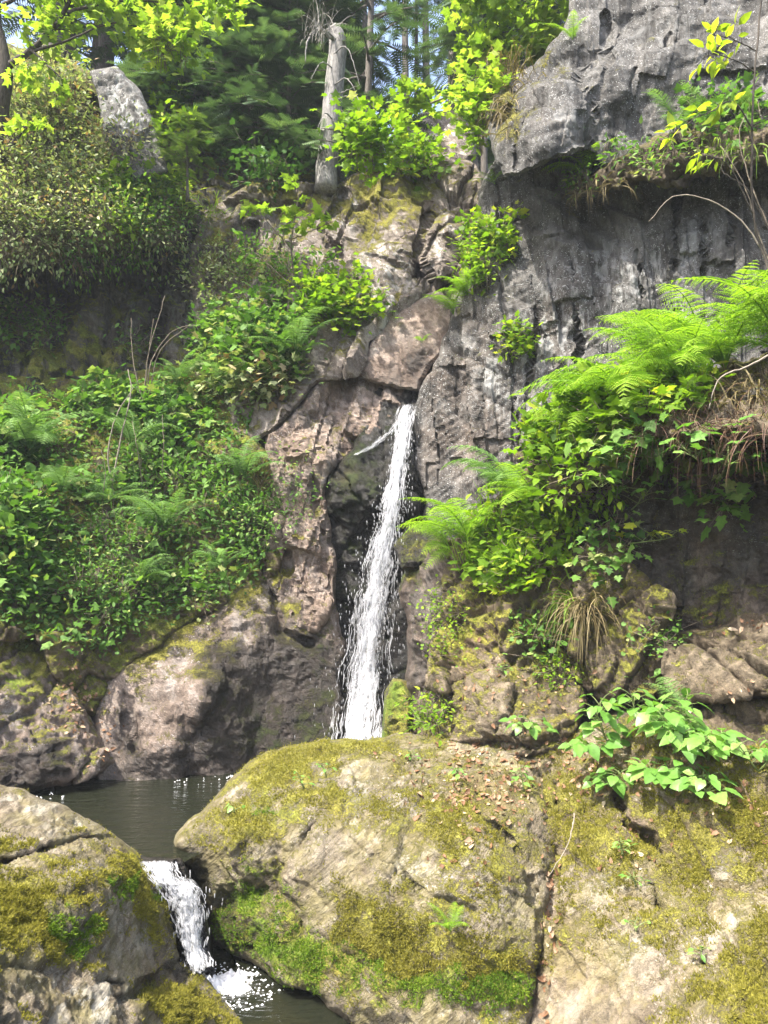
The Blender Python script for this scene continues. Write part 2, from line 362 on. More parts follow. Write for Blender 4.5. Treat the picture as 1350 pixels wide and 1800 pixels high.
# --- crag above the fall
rock('cliff', [(340,380),(400,345),(440,325),(500,312),(560,322),(600,322),(640,300),(690,285),(760,272),(835,288),(860,340),(840,430),(815,500),(800,525),(760,530),(700,560),(650,600),(630,660),(560,672),(520,720),(430,790),(400,720),(415,650),(350,600),(335,500)],
     [(350,420,10.9),(440,340,11.1),(560,330,10.9),(600,330,10.8),(690,295,10.9),(760,285,10.9),(840,310,10.5),(820,460,9.9),(770,520,9.9),(700,540,9.6),(650,590,9.5),(660,470,9.9),(600,420,10.3),(560,660,9.3),(520,600,9.5),(450,600,9.8),(430,770,9.2),(350,560,10.4),(470,450,10.4),(730,380,10.2)],
     'brown', kind='structure', thick=1.5, rnd=(9,.12), seed=6, fac=(1.2,66,1.8,.2), fac2=(1,0,1,0), slab=(.55,1.3,-20,.12), tri=(.45,.9,-25,.12), nz=.07, nfine=.007, warp=.4, base=(-.1,.7,.15,0,.1),
     groove=[([(735,480),(760,505),(800,500)],12,.6),([(600,340),(570,400),(590,450),(560,560)],9,.3),([(755,370),(735,430),(735,490)],8,.25),([(440,400),(430,470)],10,.3)],
     pale=[(665,470,45,60,1.),(680,550,40,50,1.),(610,370,30,40,.8),(780,420,20,60,.8),(450,370,40,25,.6),(600,350,20,30,.5),(480,520,30,40,.4)],
     moss=[(700,350,60,60,.6),(630,350,40,40,.5),(500,345,60,25,.8),(760,320,50,30,.4),(640,400,40,50,.35),(380,430,45,40,.6),(700,510,14,40,.4),(470,470,60,60,.4),(560,350,30,20,.4)], green=[(730,310,40,20,.5)])
rock('rock_slab', [(625,655),(655,600),(690,548),(740,520),(775,512),(800,535),(792,590),(760,640),(735,690),(690,678),(640,668)],
     [(640,650,9.35),(690,560,9.5),(770,525,9.7),(790,580,9.45),(730,670,9.3),(690,620,9.25)], 'brown', 'dark brown rock slab wedged directly above the top of the waterfall', 'rock', thick=1, rnd=(6,.05), amp=6, seed=7, fac=(1,0,1,0), fac2=(1,0,1,0), tri=(.7,.6,-30,.07), nz=.05, nfine=.008, base=(-.4,.3,.3,.12,.7), wet=[(740,640,30,40,.5),(690,520,20,20,.2)], pale=[(665,610,14,30,.5)])
# --- channel behind the fall
rock('rock_channel', [(640,690),(690,610),(760,560),(815,560),(790,680),(752,720),(745,850),(790,960),(780,1340),(545,1370),(550,1100),(545,900),(575,830),(620,790)],
     [(690,640,9.7),(770,600,9.8),(715,700,9.5),(735,720,9.25),(700,760,9.2),(620,850,8.85),(560,900,9.1),(560,1100,8.8),(640,1000,8.85),(700,960,9.),(600,1330,8.3),(760,1330,8.3),(760,1000,8.9),(660,1150,8.65)],
     'dark', 'wet black channel of rock with dark moss behind the waterfall', 'rock', thick=1, rnd=(8,.1), seed=8, fac=(1.8,80,2,.2), base=(.05,.1,.7,.95,.2),
     bulge=[(640,880,50,70,.25),(700,920,20,20,.15),(660,1090,30,40,.1)], moss=[(630,850,50,60,.6),(600,980,30,90,.35),(580,1250,50,80,.5),(700,1230,20,40,.5),(660,960,50,60,-.3)], green=[(640,1000,100,300,.6)])
# --- brown face left of the fall
rock('layered_rock', [(470,760),(520,715),(545,680),(580,655),(630,650),(690,665),(728,690),(700,735),(662,780),(620,800),(583,832),(570,870),(583,960),(588,1060),(560,1120),(500,1100),(455,1010),(475,930),(478,850)],
     [(480,780,9.1),(560,690,9.35),(640,660,9.45),(710,695,9.4),(660,770,9.15),(590,825,9.),(520,840,8.85),(500,930,8.7),(570,950,8.6),(575,1060,8.5),(480,1020,8.6),(530,1100,8.45)],
     'brown', 'brown layered rock face left of the top of the waterfall', 'rock', thick=1.2, rnd=(14,.2), seed=9, fac=(1,0,1,0), fac2=(1,0,1,0), slab=(.3,.7,-18,.13), tri=(.25,.5,-20,.1), nz=.05, nfine=.008, base=(-.25,.7,.1,.02,.75),
     groove=[([(520,760),(545,820),(560,890)],6,.18),([(480,850),(500,930),(505,1000)],8,.25),([(565,880),(578,1000),(580,1060)],5,.12)], moss=[(530,945,35,14,.7),(620,790,20,30,.5),(560,830,20,20,.5),(470,1030,40,24,.8)], pale=[(520,1000,40,60,.25),(610,720,60,40,.2)], wet=[(660,740,40,40,.25)])
# --- big leaning rock at the plunge pool
rock('boulder', [(160,1215),(225,1150),(290,1105),(380,1068),(420,1030),(455,1015),(500,1030),(590,1060),(610,1130),(612,1250),(600,1390),(400,1400),(160,1400)],
     [(180,1380,7.5),(180,1240,7.75),(290,1115,8.2),(330,1200,7.62),(300,1370,7.55),(400,1075,8.3),(430,1350,7.8),(450,1200,8.05),(470,1040,8.5),(520,1090,8.45),(590,1080,8.5),(560,1350,8.1),(590,1200,8.4)],
     'brown', 'large leaning boulder with dark wet mossy face beside the plunge pool', 'boulder', thick=1.1, rnd=(18,.22), seed=10, fac=(1,0,1,0), fac2=(1,0,1,0), tri=(.55,1.1,-35,.085), nz=.05, nfine=.01, base=(-.15,.55,.12,.1,.5),
     bulge=[(290,1180,60,70,.03),(420,1090,40,40,.1)], groove=[([(385,1130),(400,1200),(350,1290),(330,1380)],26,.12),([(220,1220),(240,1320)],12,.16),([(480,1040),(490,1110),(540,1130)],12,.2)],
     wet=[(460,1230,120,120,1.3),(540,1320,90,80,.9),(540,1180,60,70,.5),(300,1350,60,40,.6),(220,1300,40,80,.4),(310,1200,50,60,-.4),(440,1110,60,30,-.4)],
     moss=[(310,1120,60,30,.55),(420,1050,60,22,.6),(390,1190,40,60,.45),(480,1300,120,50,.55),(570,1190,30,70,.6),(520,1090,50,30,.55),(230,1150,40,30,.6),(330,1230,50,60,-.3)], green=[(470,1320,140,70,.9),(580,1180,40,70,.9)], pale=[(300,1180,60,60,.25),(430,1130,30,40,.3),(510,1140,18,20,.4)])
rock('boulder', [(-480,1080),(-40,1085),(40,1100),(85,1130),(118,1180),(150,1240),(185,1300),(216,1345),(150,1375),(60,1395),(0,1410),(-480,1440)],
     [(-200,1100,7.1),(0,1110,7.5),(80,1140,7.6),(140,1240,7.5),(205,1345,7.55),(60,1390,6.95),(0,1300,6.95),(-200,1350,6.3),(100,1290,7.1)],
     'brown', 'purplish dark boulder with a moss cap at the left edge of the pool', 'boulder', thick=.9, rnd=(26,.3), seed=11, fac=(1.4,60,1.8,.2), base=(-.05,.7,.3,.25,.8), moss=[(40,1150,40,50,.5),(80,1200,40,40,.35),(20,1130,40,30,.4)], green=[(30,1170,30,40,.6)], wet=[(20,1370,90,40,.5),(80,1330,60,30,.3)], pale=[(110,1300,20,14,.8),(30,1250,30,40,.3)])
# --- wet buttress right of the fall, and blocks
rock('rock_buttress', [(700,1040),(718,990),(745,965),(790,945),(830,960),(850,1050),(830,1120),(810,1310),(690,1320),(712,1210),(716,1120)],
     [(715,1010,8.0),(760,960,8.1),(820,980,7.6),(810,1100,7.2),(790,1300,7.0),(715,1290,7.5),(725,1150,7.7),(760,1100,7.45)],
     'brown', 'dark wet brown buttress with moss on top right of the waterfall', 'rock', thick=1, rnd=(24,.35), seed=12, fac=(1.6,75,2,.2), base=(-.2,.5,.6,.5,.9), moss=[(785,970,30,18,1.),(712,1015,18,30,.8),(790,1090,25,80,.6)], green=[(712,1015,25,40,1),(780,1100,30,70,.6)])
rock('stone', [(676,1215),(690,1192),(708,1196),(722,1225),(722,1310),(672,1310)], [(690,1200,7.75),(715,1230,7.55),(700,1280,7.45),(680,1300,7.6)], 'dark', 'small rounded green mossy stone at the foot of the waterfall', 'stone', thick=.4, rnd=(18,.2), amp=2, step=2, seed=13, fac=(2,0,1,.05), nz=.03, base=(.7,.2,1,.2,0))
rock('stone', [(690,960),(712,925),(745,918),(782,945),(790,985),(750,1000),(705,1000)], [(700,960,8.2),(740,925,8.4),(780,960,8.1),(740,985,8.0)], 'dark', 'dark mossy stone beside the middle of the falling water', 'stone', thick=.5, rnd=(18,.2), amp=3, step=2, seed=14, fac=(2,0,1,.08), nz=.05, base=(.2,.5,.6,.5,.3))
# --- right cliff
rock('cliff', [(872,280),(1000,255),(1850,200),(1850,860),(1000,900),(900,960),(820,970),(742,940),(728,830),(727,720),(762,640),(788,580),(815,500),(835,420),(838,340)],
     [(860,320,9.4),(800,560,9.3),(740,720,9.05),(735,810,8.9),(790,940,8.6),(820,700,8.95),(900,600,8.75),(1000,500,8.5),(1200,450,8.0),(1500,400,7.5),(1500,750,7.3),(1000,830,8.3),(930,400,9.0),(1100,300,8.6),(1300,260,8.0),(1300,600,7.8)],
     'grey', kind='structure', thick=2, rnd=(7,.08), seed=15, step=2.8, fac=(1,0,1,0), fac2=(1,0,1,0), slab=(.36,3.2,-5,.17), tri=(.3,1.8,-6,.12), nz=.04, nfine=.005, gdep=.4, gwid=.5, base=(-.3,.35,.3,.0,0),
     groove=[([(1008,320),(1006,470),(1016,590),(1012,720)],7,.4),([(935,490),(948,540),(932,620),(925,760)],8,.28),([(1118,440),(1128,520),(1122,610)],5,.25),([(1190,330),(1186,470)],7,.3),([(840,560),(850,680),(845,790)],7,.25),([(905,700),(915,800)],5,.2),([(1235,380),(1240,480)],5,.25),([(1290,330),(1285,430)],6,.25),([(985,640),(990,780)],4,.2),([(880,430),(870,560)],7,.25)],
     tint=[(780,720,90,130,1.),(880,780,70,60,.6),(820,560,60,80,.5),(980,600,60,160,.6)], pale=[(980,620,60,120,.55),(1090,500,90,70,.4),(870,680,40,70,.45),(1200,450,100,60,.3)], moss=[(850,480,40,70,.45),(820,560,20,40,.4),(1010,360,30,40,.3)])
rock('cliff', [(992,-140),(1002,-40),(1000,20),(975,68),(930,118),(880,148),(858,172),(853,210),(864,262),(886,312),(940,296),(1000,274),(1034,262),(1060,290),(1150,280),(1200,270),(1300,290),(1850,290),(1850,-160)],
     [(1000,-100,9.0),(985,60,8.7),(880,160,8.8),(858,220,8.7),(890,300,8.05),(930,200,8.0),(1000,240,7.7),(1030,180,7.75),(1065,200,8.2),(1100,240,8.35),(1090,60,8.3),(1200,150,8.15),(1300,240,7.9),(1350,60,7.9),(1500,150,7.4),(1500,-100,7.9)],
     'grey', kind='structure', thick=2.2, rnd=(7,.07), seed=16, amp=9, step=2.8, fac=(1,0,1,0), fac2=(1,0,1,0), slab=(.8,2.2,-14,.12), tri=(.75,1.5,-20,.2), nz=.04, nfine=.006, gdep=.22, gwid=.5, base=(-.3,.5,.15,.0,0),
     groove=[([(1062,20),(1070,110),(1050,180),(1048,270)],9,.5),([(935,190),(915,240),(905,290)],7,.25),([(1020,80),(1022,140)],6,.3),([(1120,120),(1080,200),(1075,260)],10,.4),([(1180,60),(1150,120)],6,.3),([(975,100),(960,180)],5,.2)],
     pale=[(980,210,50,60,.35),(1150,60,120,60,.2)], moss=[(890,170,40,50,.6),(915,240,20,40,.5),(960,90,30,30,.5),(880,230,20,60,.5)], tint=[(900,180,50,60,.7)])
rock('rock_ledge', [(985,350),(1010,318),(1050,298),(1110,268),(1160,238),(1240,215),(1850,190),(1850,265),(1300,290),(1230,305),(1150,322),(1080,334),(1030,345)],
     [(1000,340,8.2),(1060,300,8.1),(1160,245,7.9),(1100,340,7.75),(1250,325,7.4),(1500,280,6.9),(1500,210,7.3),(1250,230,7.7)], 'soil', 'narrow earthy ledge crossing the right cliff under the overhang', 'rock ledge', thick=.9, rnd=(20,.2), amp=16, seed=17, nz=.16, nfine=.04, fac=(2.4,10,2,.24), fac2=(6,0,1.6,.1), base=(.1,.5,.3,0,.3))
# --- right bank with overhanging fern lip
rock('rock_wall', [(985,760),(1100,720),(1850,600),(1850,1260),(1200,1270),(1050,1240),(1005,1000)],
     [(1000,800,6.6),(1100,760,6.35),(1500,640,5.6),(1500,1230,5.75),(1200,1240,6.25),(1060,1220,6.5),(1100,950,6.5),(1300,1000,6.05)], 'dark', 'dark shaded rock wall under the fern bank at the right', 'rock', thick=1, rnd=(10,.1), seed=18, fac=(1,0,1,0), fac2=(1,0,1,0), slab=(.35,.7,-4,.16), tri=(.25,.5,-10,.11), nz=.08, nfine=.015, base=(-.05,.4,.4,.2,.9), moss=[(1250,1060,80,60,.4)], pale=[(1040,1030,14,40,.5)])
rock('earth_bank', [(900,800),(960,758),(1030,725),(1100,685),(1200,655),(1300,635),(1850,560),(1850,725),(1400,745),(1300,765),(1220,768),(1150,768),(1090,800),(1040,850),(1000,890),(930,880)],
     [(920,820,6.9),(1030,740,6.5),(1200,665,6.3),(1500,580,5.9),(1500,700,5.0),(1300,740,5.35),(1150,750,5.7),(1060,820,6.05),(990,870,6.35),(1200,715,5.7)], 'soil', 'overhanging earth bank full of roots under the big ferns', 'earth bank', thick=.9, rnd=(22,.22), amp=14, seed=19, nz=.16, nfine=.04, fac=(2.4,30,1.5,.24), fac2=(6,0,1.6,.1), base=(.1,.5,.3,0,.4))
rock('earth_bank', [(790,965),(830,900),(900,850),(980,820),(1040,830),(1075,900),(1110,990),(1180,1050),(1195,1130),(1180,1230),(1060,1240),(1000,1200),(900,1200),(800,1220),(745,1210),(770,1100),(775,1020)],
     [(800,980,7.4),(900,870,7.3),(1000,840,6.9),(1060,900,6.6),(1100,1010,6.35),(1180,1080,6.1),(1150,1200,6.05),(950,1050,6.65),(850,1050,6.95),(800,1200,6.75),(950,1190,6.4)], 'soil', 'steep mossy earth bank below the grassy herbs right of the waterfall', 'earth bank', thick=1, rnd=(24,.3), seed=20, fac=(2.2,70,1.8,.26), fac2=(5,60,1.5,.1), base=(.15,.7,.25,.05,.25), moss=[(950,1110,100,50,.3),(790,1100,30,60,.5),(1100,1090,60,40,.3)], tint=[(830,1130,60,60,.6)], pale=[(985,975,8,30,.9),(1010,1040,20,14,.8)])
rock('earth_step', [(735,1285),(780,1205),(830,1182),(900,1168),(980,1165),(1025,1180),(1032,1240),(1020,1330),(900,1340),(740,1330)],
     [(750,1280,6.7),(800,1200,6.7),(900,1172,6.65),(1010,1180,6.4),(1020,1300,6.),(880,1300,6.15),(880,1210,6.35)], 'soil', 'crumbling brown earth step with fallen leaves above the central boulder', 'earth step', thick=.7, rnd=(16,.2), seed=21, fac=(2.6,10,2,.2), fac2=(6,0,1.5,.07), base=(.1,.5,.15,0,.25), moss=[(940,1180,50,14,.6),(800,1230,30,40,.3)])
rock('rock_step', [(1165,1125),(1200,1108),(1265,1098),(1350,1070),(1850,1030),(1850,1230),(1300,1232),(1185,1235)],
     [(1180,1130,6.1),(1350,1085,5.75),(1500,1050,5.4),(1500,1200,5.1),(1190,1220,5.8),(1320,1210,5.4)], 'soil', 'upper of the two earthy rock steps at the right edge', 'rock step', thick=.9, rnd=(14,.25), seed=22, fac=(1.9,-14,2.6,.24), fac2=(5,-20,2,.07), base=(-.1,.5,.2,.1,.25))
rock('rock_step', [(1040,1290),(1070,1255),(1190,1238),(1300,1222),(1850,1195),(1850,1345),(1300,1345),(1060,1340)],
     [(1060,1280,6.0),(1200,1245,5.8),(1330,1228,5.6),(1500,1205,5.2),(1500,1340,5.0),(1300,1335,5.25),(1080,1335,5.6),(1200,1300,5.3)], 'soil', 'lower of the two earthy rock steps behind the broad leaved plants', 'rock step', thick=.8, rnd=(14,.25), seed=23, fac=(1.9,-10,2.6,.22), fac2=(5,-20,2,.07), base=(0,.5,.2,.1,.25))
# --- vegetated slope on the left (ground under the plants)
SLOPE = rock('hillside', [(-480,600),(0,660),(120,650),(300,640),(420,640),(440,760),(480,800),(496,940),(486,1020),(410,1070),(300,1125),(230,1175),(170,1260),(140,1260),(60,1120),(-480,1110)],
     [(-200,640,9.3),(0,690,10.),(300,660,10.2),(420,660,10.),(440,780,9.25),(485,960,8.7),(400,1060,8.4),(250,1130,7.95),(160,1230,7.65),(60,1110,7.5),(-200,1080,6.9),(0,900,8.),(250,900,8.85),(150,780,9.3),(-200,850,7.9)],
     'soil', kind='structure', thick=1.2, rnd=(14,.2), seed=24, fac=(1.3,0,1.3,.2), base=(.4,.5,.5,0,.5))
# --- foreground
BOULD = rock('boulder', [(303,1490),(322,1452),(352,1428),(372,1408),(400,1372),(440,1337),(500,1312),(570,1297),(640,1301),(720,1288),(800,1288),(890,1296),(960,1330),(975,1420),(972,1560),(965,1640),(945,1710),(948,1780),(930,1850),(780,1850),(690,1850),(600,1800),(545,1745),(490,1735),(430,1690),(375,1660),(362,1600),(338,1545)],
     [(310,1490,5.6),(355,1425,5.9),(400,1375,6.15),(500,1315,6.45),(640,1303,6.5),(800,1292,6.45),(950,1340,6.0),(960,1450,5.4),(955,1600,4.95),(940,1780,4.6),(780,1830,4.5),(690,1820,4.6),(600,1780,4.8),(500,1725,5.1),(400,1660,5.5),(345,1550,5.65),(480,1400,5.75),(600,1420,5.55),(750,1400,5.5),(480,1540,5.3),(600,1560,5.1),(750,1560,4.9),(870,1560,4.85),(850,1720,4.6),(650,1700,4.85),(400,1500,5.5)],
     'pale', 'huge rounded boulder with yellow and green moss in the centre foreground', 'boulder', thick=.9, rnd=(26,.3), step=2.5, seed=25, fac=(.9,-38,2.2,.07), fac2=(3.6,-36,2.6,.035), nz=.05, nfine=.014, base=(.06,.38,.15,0,.2),
     bulge=[(420,1480,40,30,.1),(450,1620,40,40,.08),(880,1420,60,50,.06)],
     groove=[([(490,1540),(560,1440),(660,1390)],10,.06),([(660,1500),(740,1570),(830,1600)],8,.07),([(820,1420),(900,1480),(945,1580)],8,.08),([(400,1590),(470,1560)],20,.15),([(490,1500),(500,1570),(540,1640)],14,.07),([(560,1640),(640,1700)],8,.1),([(620,1330),(700,1350),(800,1390)],9,.1)],
     moss=[(500,1350,60,40,.8),(570,1320,70,24,.6),(430,1440,60,40,.6),(600,1420,40,30,.5),(780,1440,80,40,.35),(640,1580,80,60,.25),(450,1570,50,60,.7),(520,1670,50,40,.8),(700,1700,180,60,.65),(880,1740,70,60,.7),(660,1640,70,40,.6),(830,1560,80,60,.3),(400,1650,50,40,.6),(860,1500,60,60,.2),(640,1310,60,14,.4),(700,1480,60,40,-.25),(600,1500,50,50,-.35),(640,1370,80,20,-.3),(560,1600,20,40,-.5),(790,1810,80,30,-1.2),(700,1780,40,20,-.4)],
     green=[(440,1600,60,70,1),(520,1680,60,50,.95),(640,1720,50,40,.7),(760,1745,60,40,.6),(880,1750,60,40,.7),(480,1560,30,30,.6),(400,1640,60,60,1),(480,1430,30,20,.3)],
     wet=[(330,1530,30,60,.8),(390,1620,50,60,.55),(450,1670,40,40,.4),(650,1790,90,24,.7),(520,1745,80,16,.7)], pale=[(700,1400,120,40,.35),(640,1450,60,40,.4),(790,1540,90,50,.35),(820,1810,70,30,1.),(560,1390,40,30,.3),(700,1500,40,40,.3)], tint=[(850,1400,80,50,.6)])
rock('slope', [(890,1275),(1000,1290),(1050,1275),(1120,1280),(1200,1300),(1350,1310),(2000,1300),(2000,1990),(880,1990),(930,1820),(945,1700),(960,1560),(945,1430),(920,1330)],
     [(1950,1310,3.9),(1950,1900,2.5),(900,1300,6.3),(1050,1290,5.95),(1200,1310,5.3),(1500,1310,4.6),(960,1440,5.55),(960,1560,5.05),(950,1780,4.62),(1000,1800,4.4),(1350,1800,3.65),(1350,1500,4.5),(1350,1340,4.75),(1100,1340,5.5),(1100,1550,4.85),(1250,1650,4.2),(1500,1800,3.2),(1100,1950,3.6)],
     'pale', kind='structure', thick=.8, rnd=(8,.08), step=2.7, seed=26, fac=(1.1,-62,2.6,.1), fac2=(4,-60,2,.04), nz=.06, nfine=.014, base=(.1,.4,.08,0,.4),
     groove=[([(1085,1400),(1100,1450),(1150,1490)],16,.28),([(1150,1560),(1160,1600)],8,.12),([(1240,1690),(1290,1740),(1300,1800)],9,.15),([(975,1380),(985,1480),(960,1600)],8,.1),([(1200,1420),(1250,1460)],10,.12)],
     moss=[(1230,1500,90,80,.4),(1000,1430,60,70,.35),(1330,1730,50,70,.8),(1330,1440,50,60,.4),(1080,1500,60,40,.35),(1050,1620,60,50,.15),(1180,1640,60,40,.3),(1050,1580,60,50,-.3),(1000,1770,70,60,-.9),(1130,1710,60,60,-.4),(1150,1400,50,30,.3),(1270,1570,20,90,-.5),(1100,1780,60,40,-.5)], pale=[(1000,1760,60,50,.25),(1080,1560,60,40,.4),(1140,1700,60,50,.4),(1280,1560,24,80,.4)], tint=[(1100,1400,120,60,.7),(1300,1400,80,60,.5)])
LEFTB = rock('boulder', [(-700,1320),(-60,1360),(0,1379),(50,1392),(100,1410),(150,1438),(195,1462),(235,1494),(268,1530),(296,1580),(308,1640),(315,1690),(345,1708),(385,1745),(415,1775),(445,1830),(470,1990),(-700,1990)],
     [(-600,1320,3.9),(-600,1700,2.3),(-500,1950,1.9),(-200,1360,4.3),(0,1385,4.9),(150,1442,5.15),(260,1530,5.25),(305,1640,5.05),(330,1710,4.9),(430,1810,4.65),(300,1760,4.55),(100,1440,4.75),(80,1480,4.5),(180,1500,4.75),(200,1600,4.45),(100,1600,4.1),(0,1600,3.75),(0,1500,4.3),(100,1720,3.85),(200,1720,4.1),(200,1800,3.85),(0,1800,3.1),(-200,1700,2.8),(380,1930,4.1),(100,1950,3.2)],
     'pale', 'broad mossy boulder filling the lower left corner beside the small cascade', 'boulder', thick=.9, rnd=(22,.25), step=2.5, seed=27, fac=(1.0,-30,2,.06), fac2=(3.6,-40,2.4,.03), nz=.05, nfine=.014, base=(.03,.38,.06,0,.3),
     bulge=[(170,1560,120,70,.12),(300,1770,60,40,.12)],
     groove=[([(0,1520),(60,1500),(130,1480),(200,1470)],9,.16),([(210,1760),(300,1712),(345,1712)],12,.18),([(0,1700),(120,1720),(210,1730)],10,.1)],
     moss=[(230,1530,50,50,.5),(120,1580,80,60,.15),(280,1600,40,60,.5),(60,1680,90,50,.35),(130,1650,60,40,.4),(300,1765,70,36,.95),(20,1600,50,40,.5),(60,1430,90,40,-.7),(120,1500,50,20,-.4),(200,1650,60,40,-.2),(150,1770,90,50,-1.),(30,1760,40,40,-.5),(250,1690,50,30,-.3)],
     green=[(215,1570,30,40,.8),(120,1650,50,40,.75),(290,1560,20,30,.5),(90,1600,50,40,.3)], pale=[(60,1410,80,20,.6),(120,1450,60,20,.4),(150,1770,90,50,.8),(150,1540,60,40,.3),(250,1640,40,40,.4)], wet=[(330,1700,50,16,.8),(400,1760,40,30,.5),(305,1640,14,60,.5),(270,1530,14,30,.5)], tint=[(330,1720,60,20,1)])
rock('rock_lip', [(225,1502),(270,1506),(318,1508),(336,1545),(362,1600),(374,1680),(382,1740),(290,1740),(285,1640),(270,1560)],
     [(240,1508,5.4),(315,1510,5.4),(300,1560,5.33),(350,1590,5.33),(350,1680,5.3),(380,1720,5.25),(290,1700,5.28)], 'dark', 'dark wet rock lip under the small cascade between two boulders', 'rock', thick=.6, rnd=(8,.08), step=2.5, amp=3, seed=28, fac=(2.4,0,1.4,.1), base=(-.3,.3,.3,.9,.9), wet=[(320,1600,100,100,.5)])
print('rocks', round(time.time() - T0, 1), BV_n)
BV = BVHTree.FromPolygons(np.concatenate(BV_v).tolist(), BV_f)
CAMP = Vector((0, 0, CAMZ))
def hit(px, py, default=9.):
    d = (V(px, py, 1.) - CAMP).normalized()
    loc, nor, i, dist = BV.ray_cast(CAMP, d)
    if loc is None: return V(px, py, default), Vector((0, -.5, .8)).normalized()
    if nor.dot(d) > 0: nor = -nor
    return loc, nor
# ================================================================== ground behind and around, water
def ground():
    xs = np.linspace(-40, 40, 141); ys = np.linspace(-10, 84, 125); X, Yg = np.meshgrid(xs, ys)
    x = X.ravel(); y = Yg.ravel(); S = lambda a, lo, hi: np.clip((a - lo) / (hi - lo), 0, 1) ** 2 * (3 - 2 * np.clip((a - lo) / (hi - lo), 0, 1))
    z = -1.35 + 10.2 * S(y, 10.6, 14.6) + .16 * np.clip(y - 14, 0, 100) * .6
    z += S(-x, 2.6, 9) * (4.0 - 2.0 * S(y, 11, 15)) + S(x, 3.6, 9) * (4 + 4 * S(y, 5, 10) - 6 * S(y, 11, 15)) + S(-x, 2, 9) * 1.5 * S(y, 10, 15) 
    z += -.7 * S(-y, -2, 8) + .35 * fbm(np.stack([x, y, 0 * x], 1) * .3, 4) + 10 * S(np.abs(x), 10, 60)
    z = np.where((np.abs(x) < 2.6) & (y < 9), -1.35, z)
    ii = np.arange(len(x)).reshape(X.shape)
    Q = np.stack([ii[:-1, :-1], ii[:-1, 1:], ii[1:, 1:], ii[1:, :-1]], -1).reshape(-1, 4)
    s = N('forest_floor'); pos = s.n('NewGeometry').outputs['Position']
    c = s.ramp(s.noise(pos, 3, 8, .7), [(.3, (.03, .028, .015)), (.5, (.06, .06, .025)), (.7, (.1, .085, .05))])
    b = s.n('Bump', i={'Height': s.noise(pos, 9, 8, .7), 'Strength': 1., 'Distance': .3}).outputs[0]
    m = s.fin(s.n('BsdfPrincipled', i={'Base Color': c, 'Roughness': 1., 'Normal': b}).outputs[0])
    o = mesh_obj('ground', np.stack([x, y, z], 1), Q, m); tag(o, kind='structure')
    def gz(xx, yy):
        i = int(np.clip((yy + 10) / 94 * 124, 0, 123)); j = int(np.clip((xx + 40) / 80 * 140, 0, 139)); Z = z.reshape(X.shape)
        fx = np.clip((xx + 40) / 80 * 140 - j, 0, 1); fy = np.clip((yy + 10) / 94 * 124 - i, 0, 1)
        return float((Z[i, j] * (1 - fx) + Z[i, j + 1] * fx) * (1 - fy) + (Z[i + 1, j] * (1 - fx) + Z[i + 1, j + 1] * fx) * fy)
    return gz
GZ = ground()
def water_mat():
    s = N('stream_water'); pos = s.n('NewGeometry').outputs['Position']
    h = s.math('ADD', s.math('MULTIPLY', s.noise(s.n('Mapping', i={'Vector': pos, 'Scale': (1, 2.2, 1)}).outputs[0], 5, 4, .55, .5), .6), s.math('MULTIPLY', s.noise(pos, 22, 3), .15))
    b = s.n('Bump', i={'Height': h, 'Strength': .5, 'Distance': .09}).outputs[0]
    fr = s.n('Fresnel', i={'IOR': 1.33, 'Normal': b}).outputs[0]
    tr = s.n('BsdfTransparent', i={'Color': (.26, .26, .17)}).outputs[0]
    df = s.n('BsdfDiffuse', i={'Color': (.026, .03, .018)}).outputs[0]
    under = s.n('MixShader', i={0: .4, 1: tr, 2: df}).outputs[0]
    gl = s.n('BsdfGlossy', i={'Roughness': .06, 'Normal': b}).outputs[0]
    return s.fin(s.n('MixShader', i={0: fr, 1: under, 2: gl}).outputs[0])
WM = water_mat()
def sheet(name, poly, z, mat, kind, n=None):
    o = mesh_obj(name, [(x, y, z) for x, y in poly], [tuple(range(len(poly)))], mat, smooth=False); return tag(o, kind=kind)
sheet('pool_water', [(-4.2, 5.0), (-2.3, 5.2), (-1.85, 5.33), (-1.4, 5.37), (-1.3, 5.6), (-1.0, 5.9), (1.2, 7.2), (1.2, 9.3), (-4.5, 9.3)], 0., WM, 'structure')
sheet('stream_water', [(-1.9, 3.2), (1.6, 3.2), (1.6, 5.6), (-.6, 5.75), (-1.75, 5.7)], -.7, WM, 'structure')
def bed(name, poly, za, zb, y0, y1):
    xs = [p[0] for p in poly]; ys = [p[1] for p in poly]
    X, Yg = np.meshgrid(np.linspace(min(xs), max(xs), 50), np.linspace(min(ys), max(ys), 50)); x = X.ravel(); y = Yg.ravel()
    z = za + (zb - za) * np.clip((y - y0) / (y1 - y0), 0, 1) + .05 * fbm(np.stack([x, y, x * 0], 1) * 3, 4)
    ii = np.arange(len(x)).reshape(X.shape); Q = np.stack([ii[:-1, :-1], ii[:-1, 1:], ii[1:, 1:], ii[1:, :-1]], -1).reshape(-1, 4)
    s = N('gravel_bed'); pos = s.n('NewGeometry').outputs['Position']
    c = s.ramp(s.noise(pos, 12, 6, .7), [(.3, (.08, .055, .035)), (.55, (.17, .125, .085)), (.7, (.25, .2, .15))])
    tag(mesh_obj(name, np.stack([x, y, z], 1), Q, s.fin(s.n('BsdfPrincipled', i={'Base Color': c, 'Roughness': .9}).outputs[0])), kind='structure')
bed('stream_bed', [(-4.4, 5.85), (1.4, 9.3)], -.12, -.8, 5.7, 7.2)
bed('stream_bed', [(-2, 3.2), (1.6, 5.75)], -.95, -.85, 3, 6)
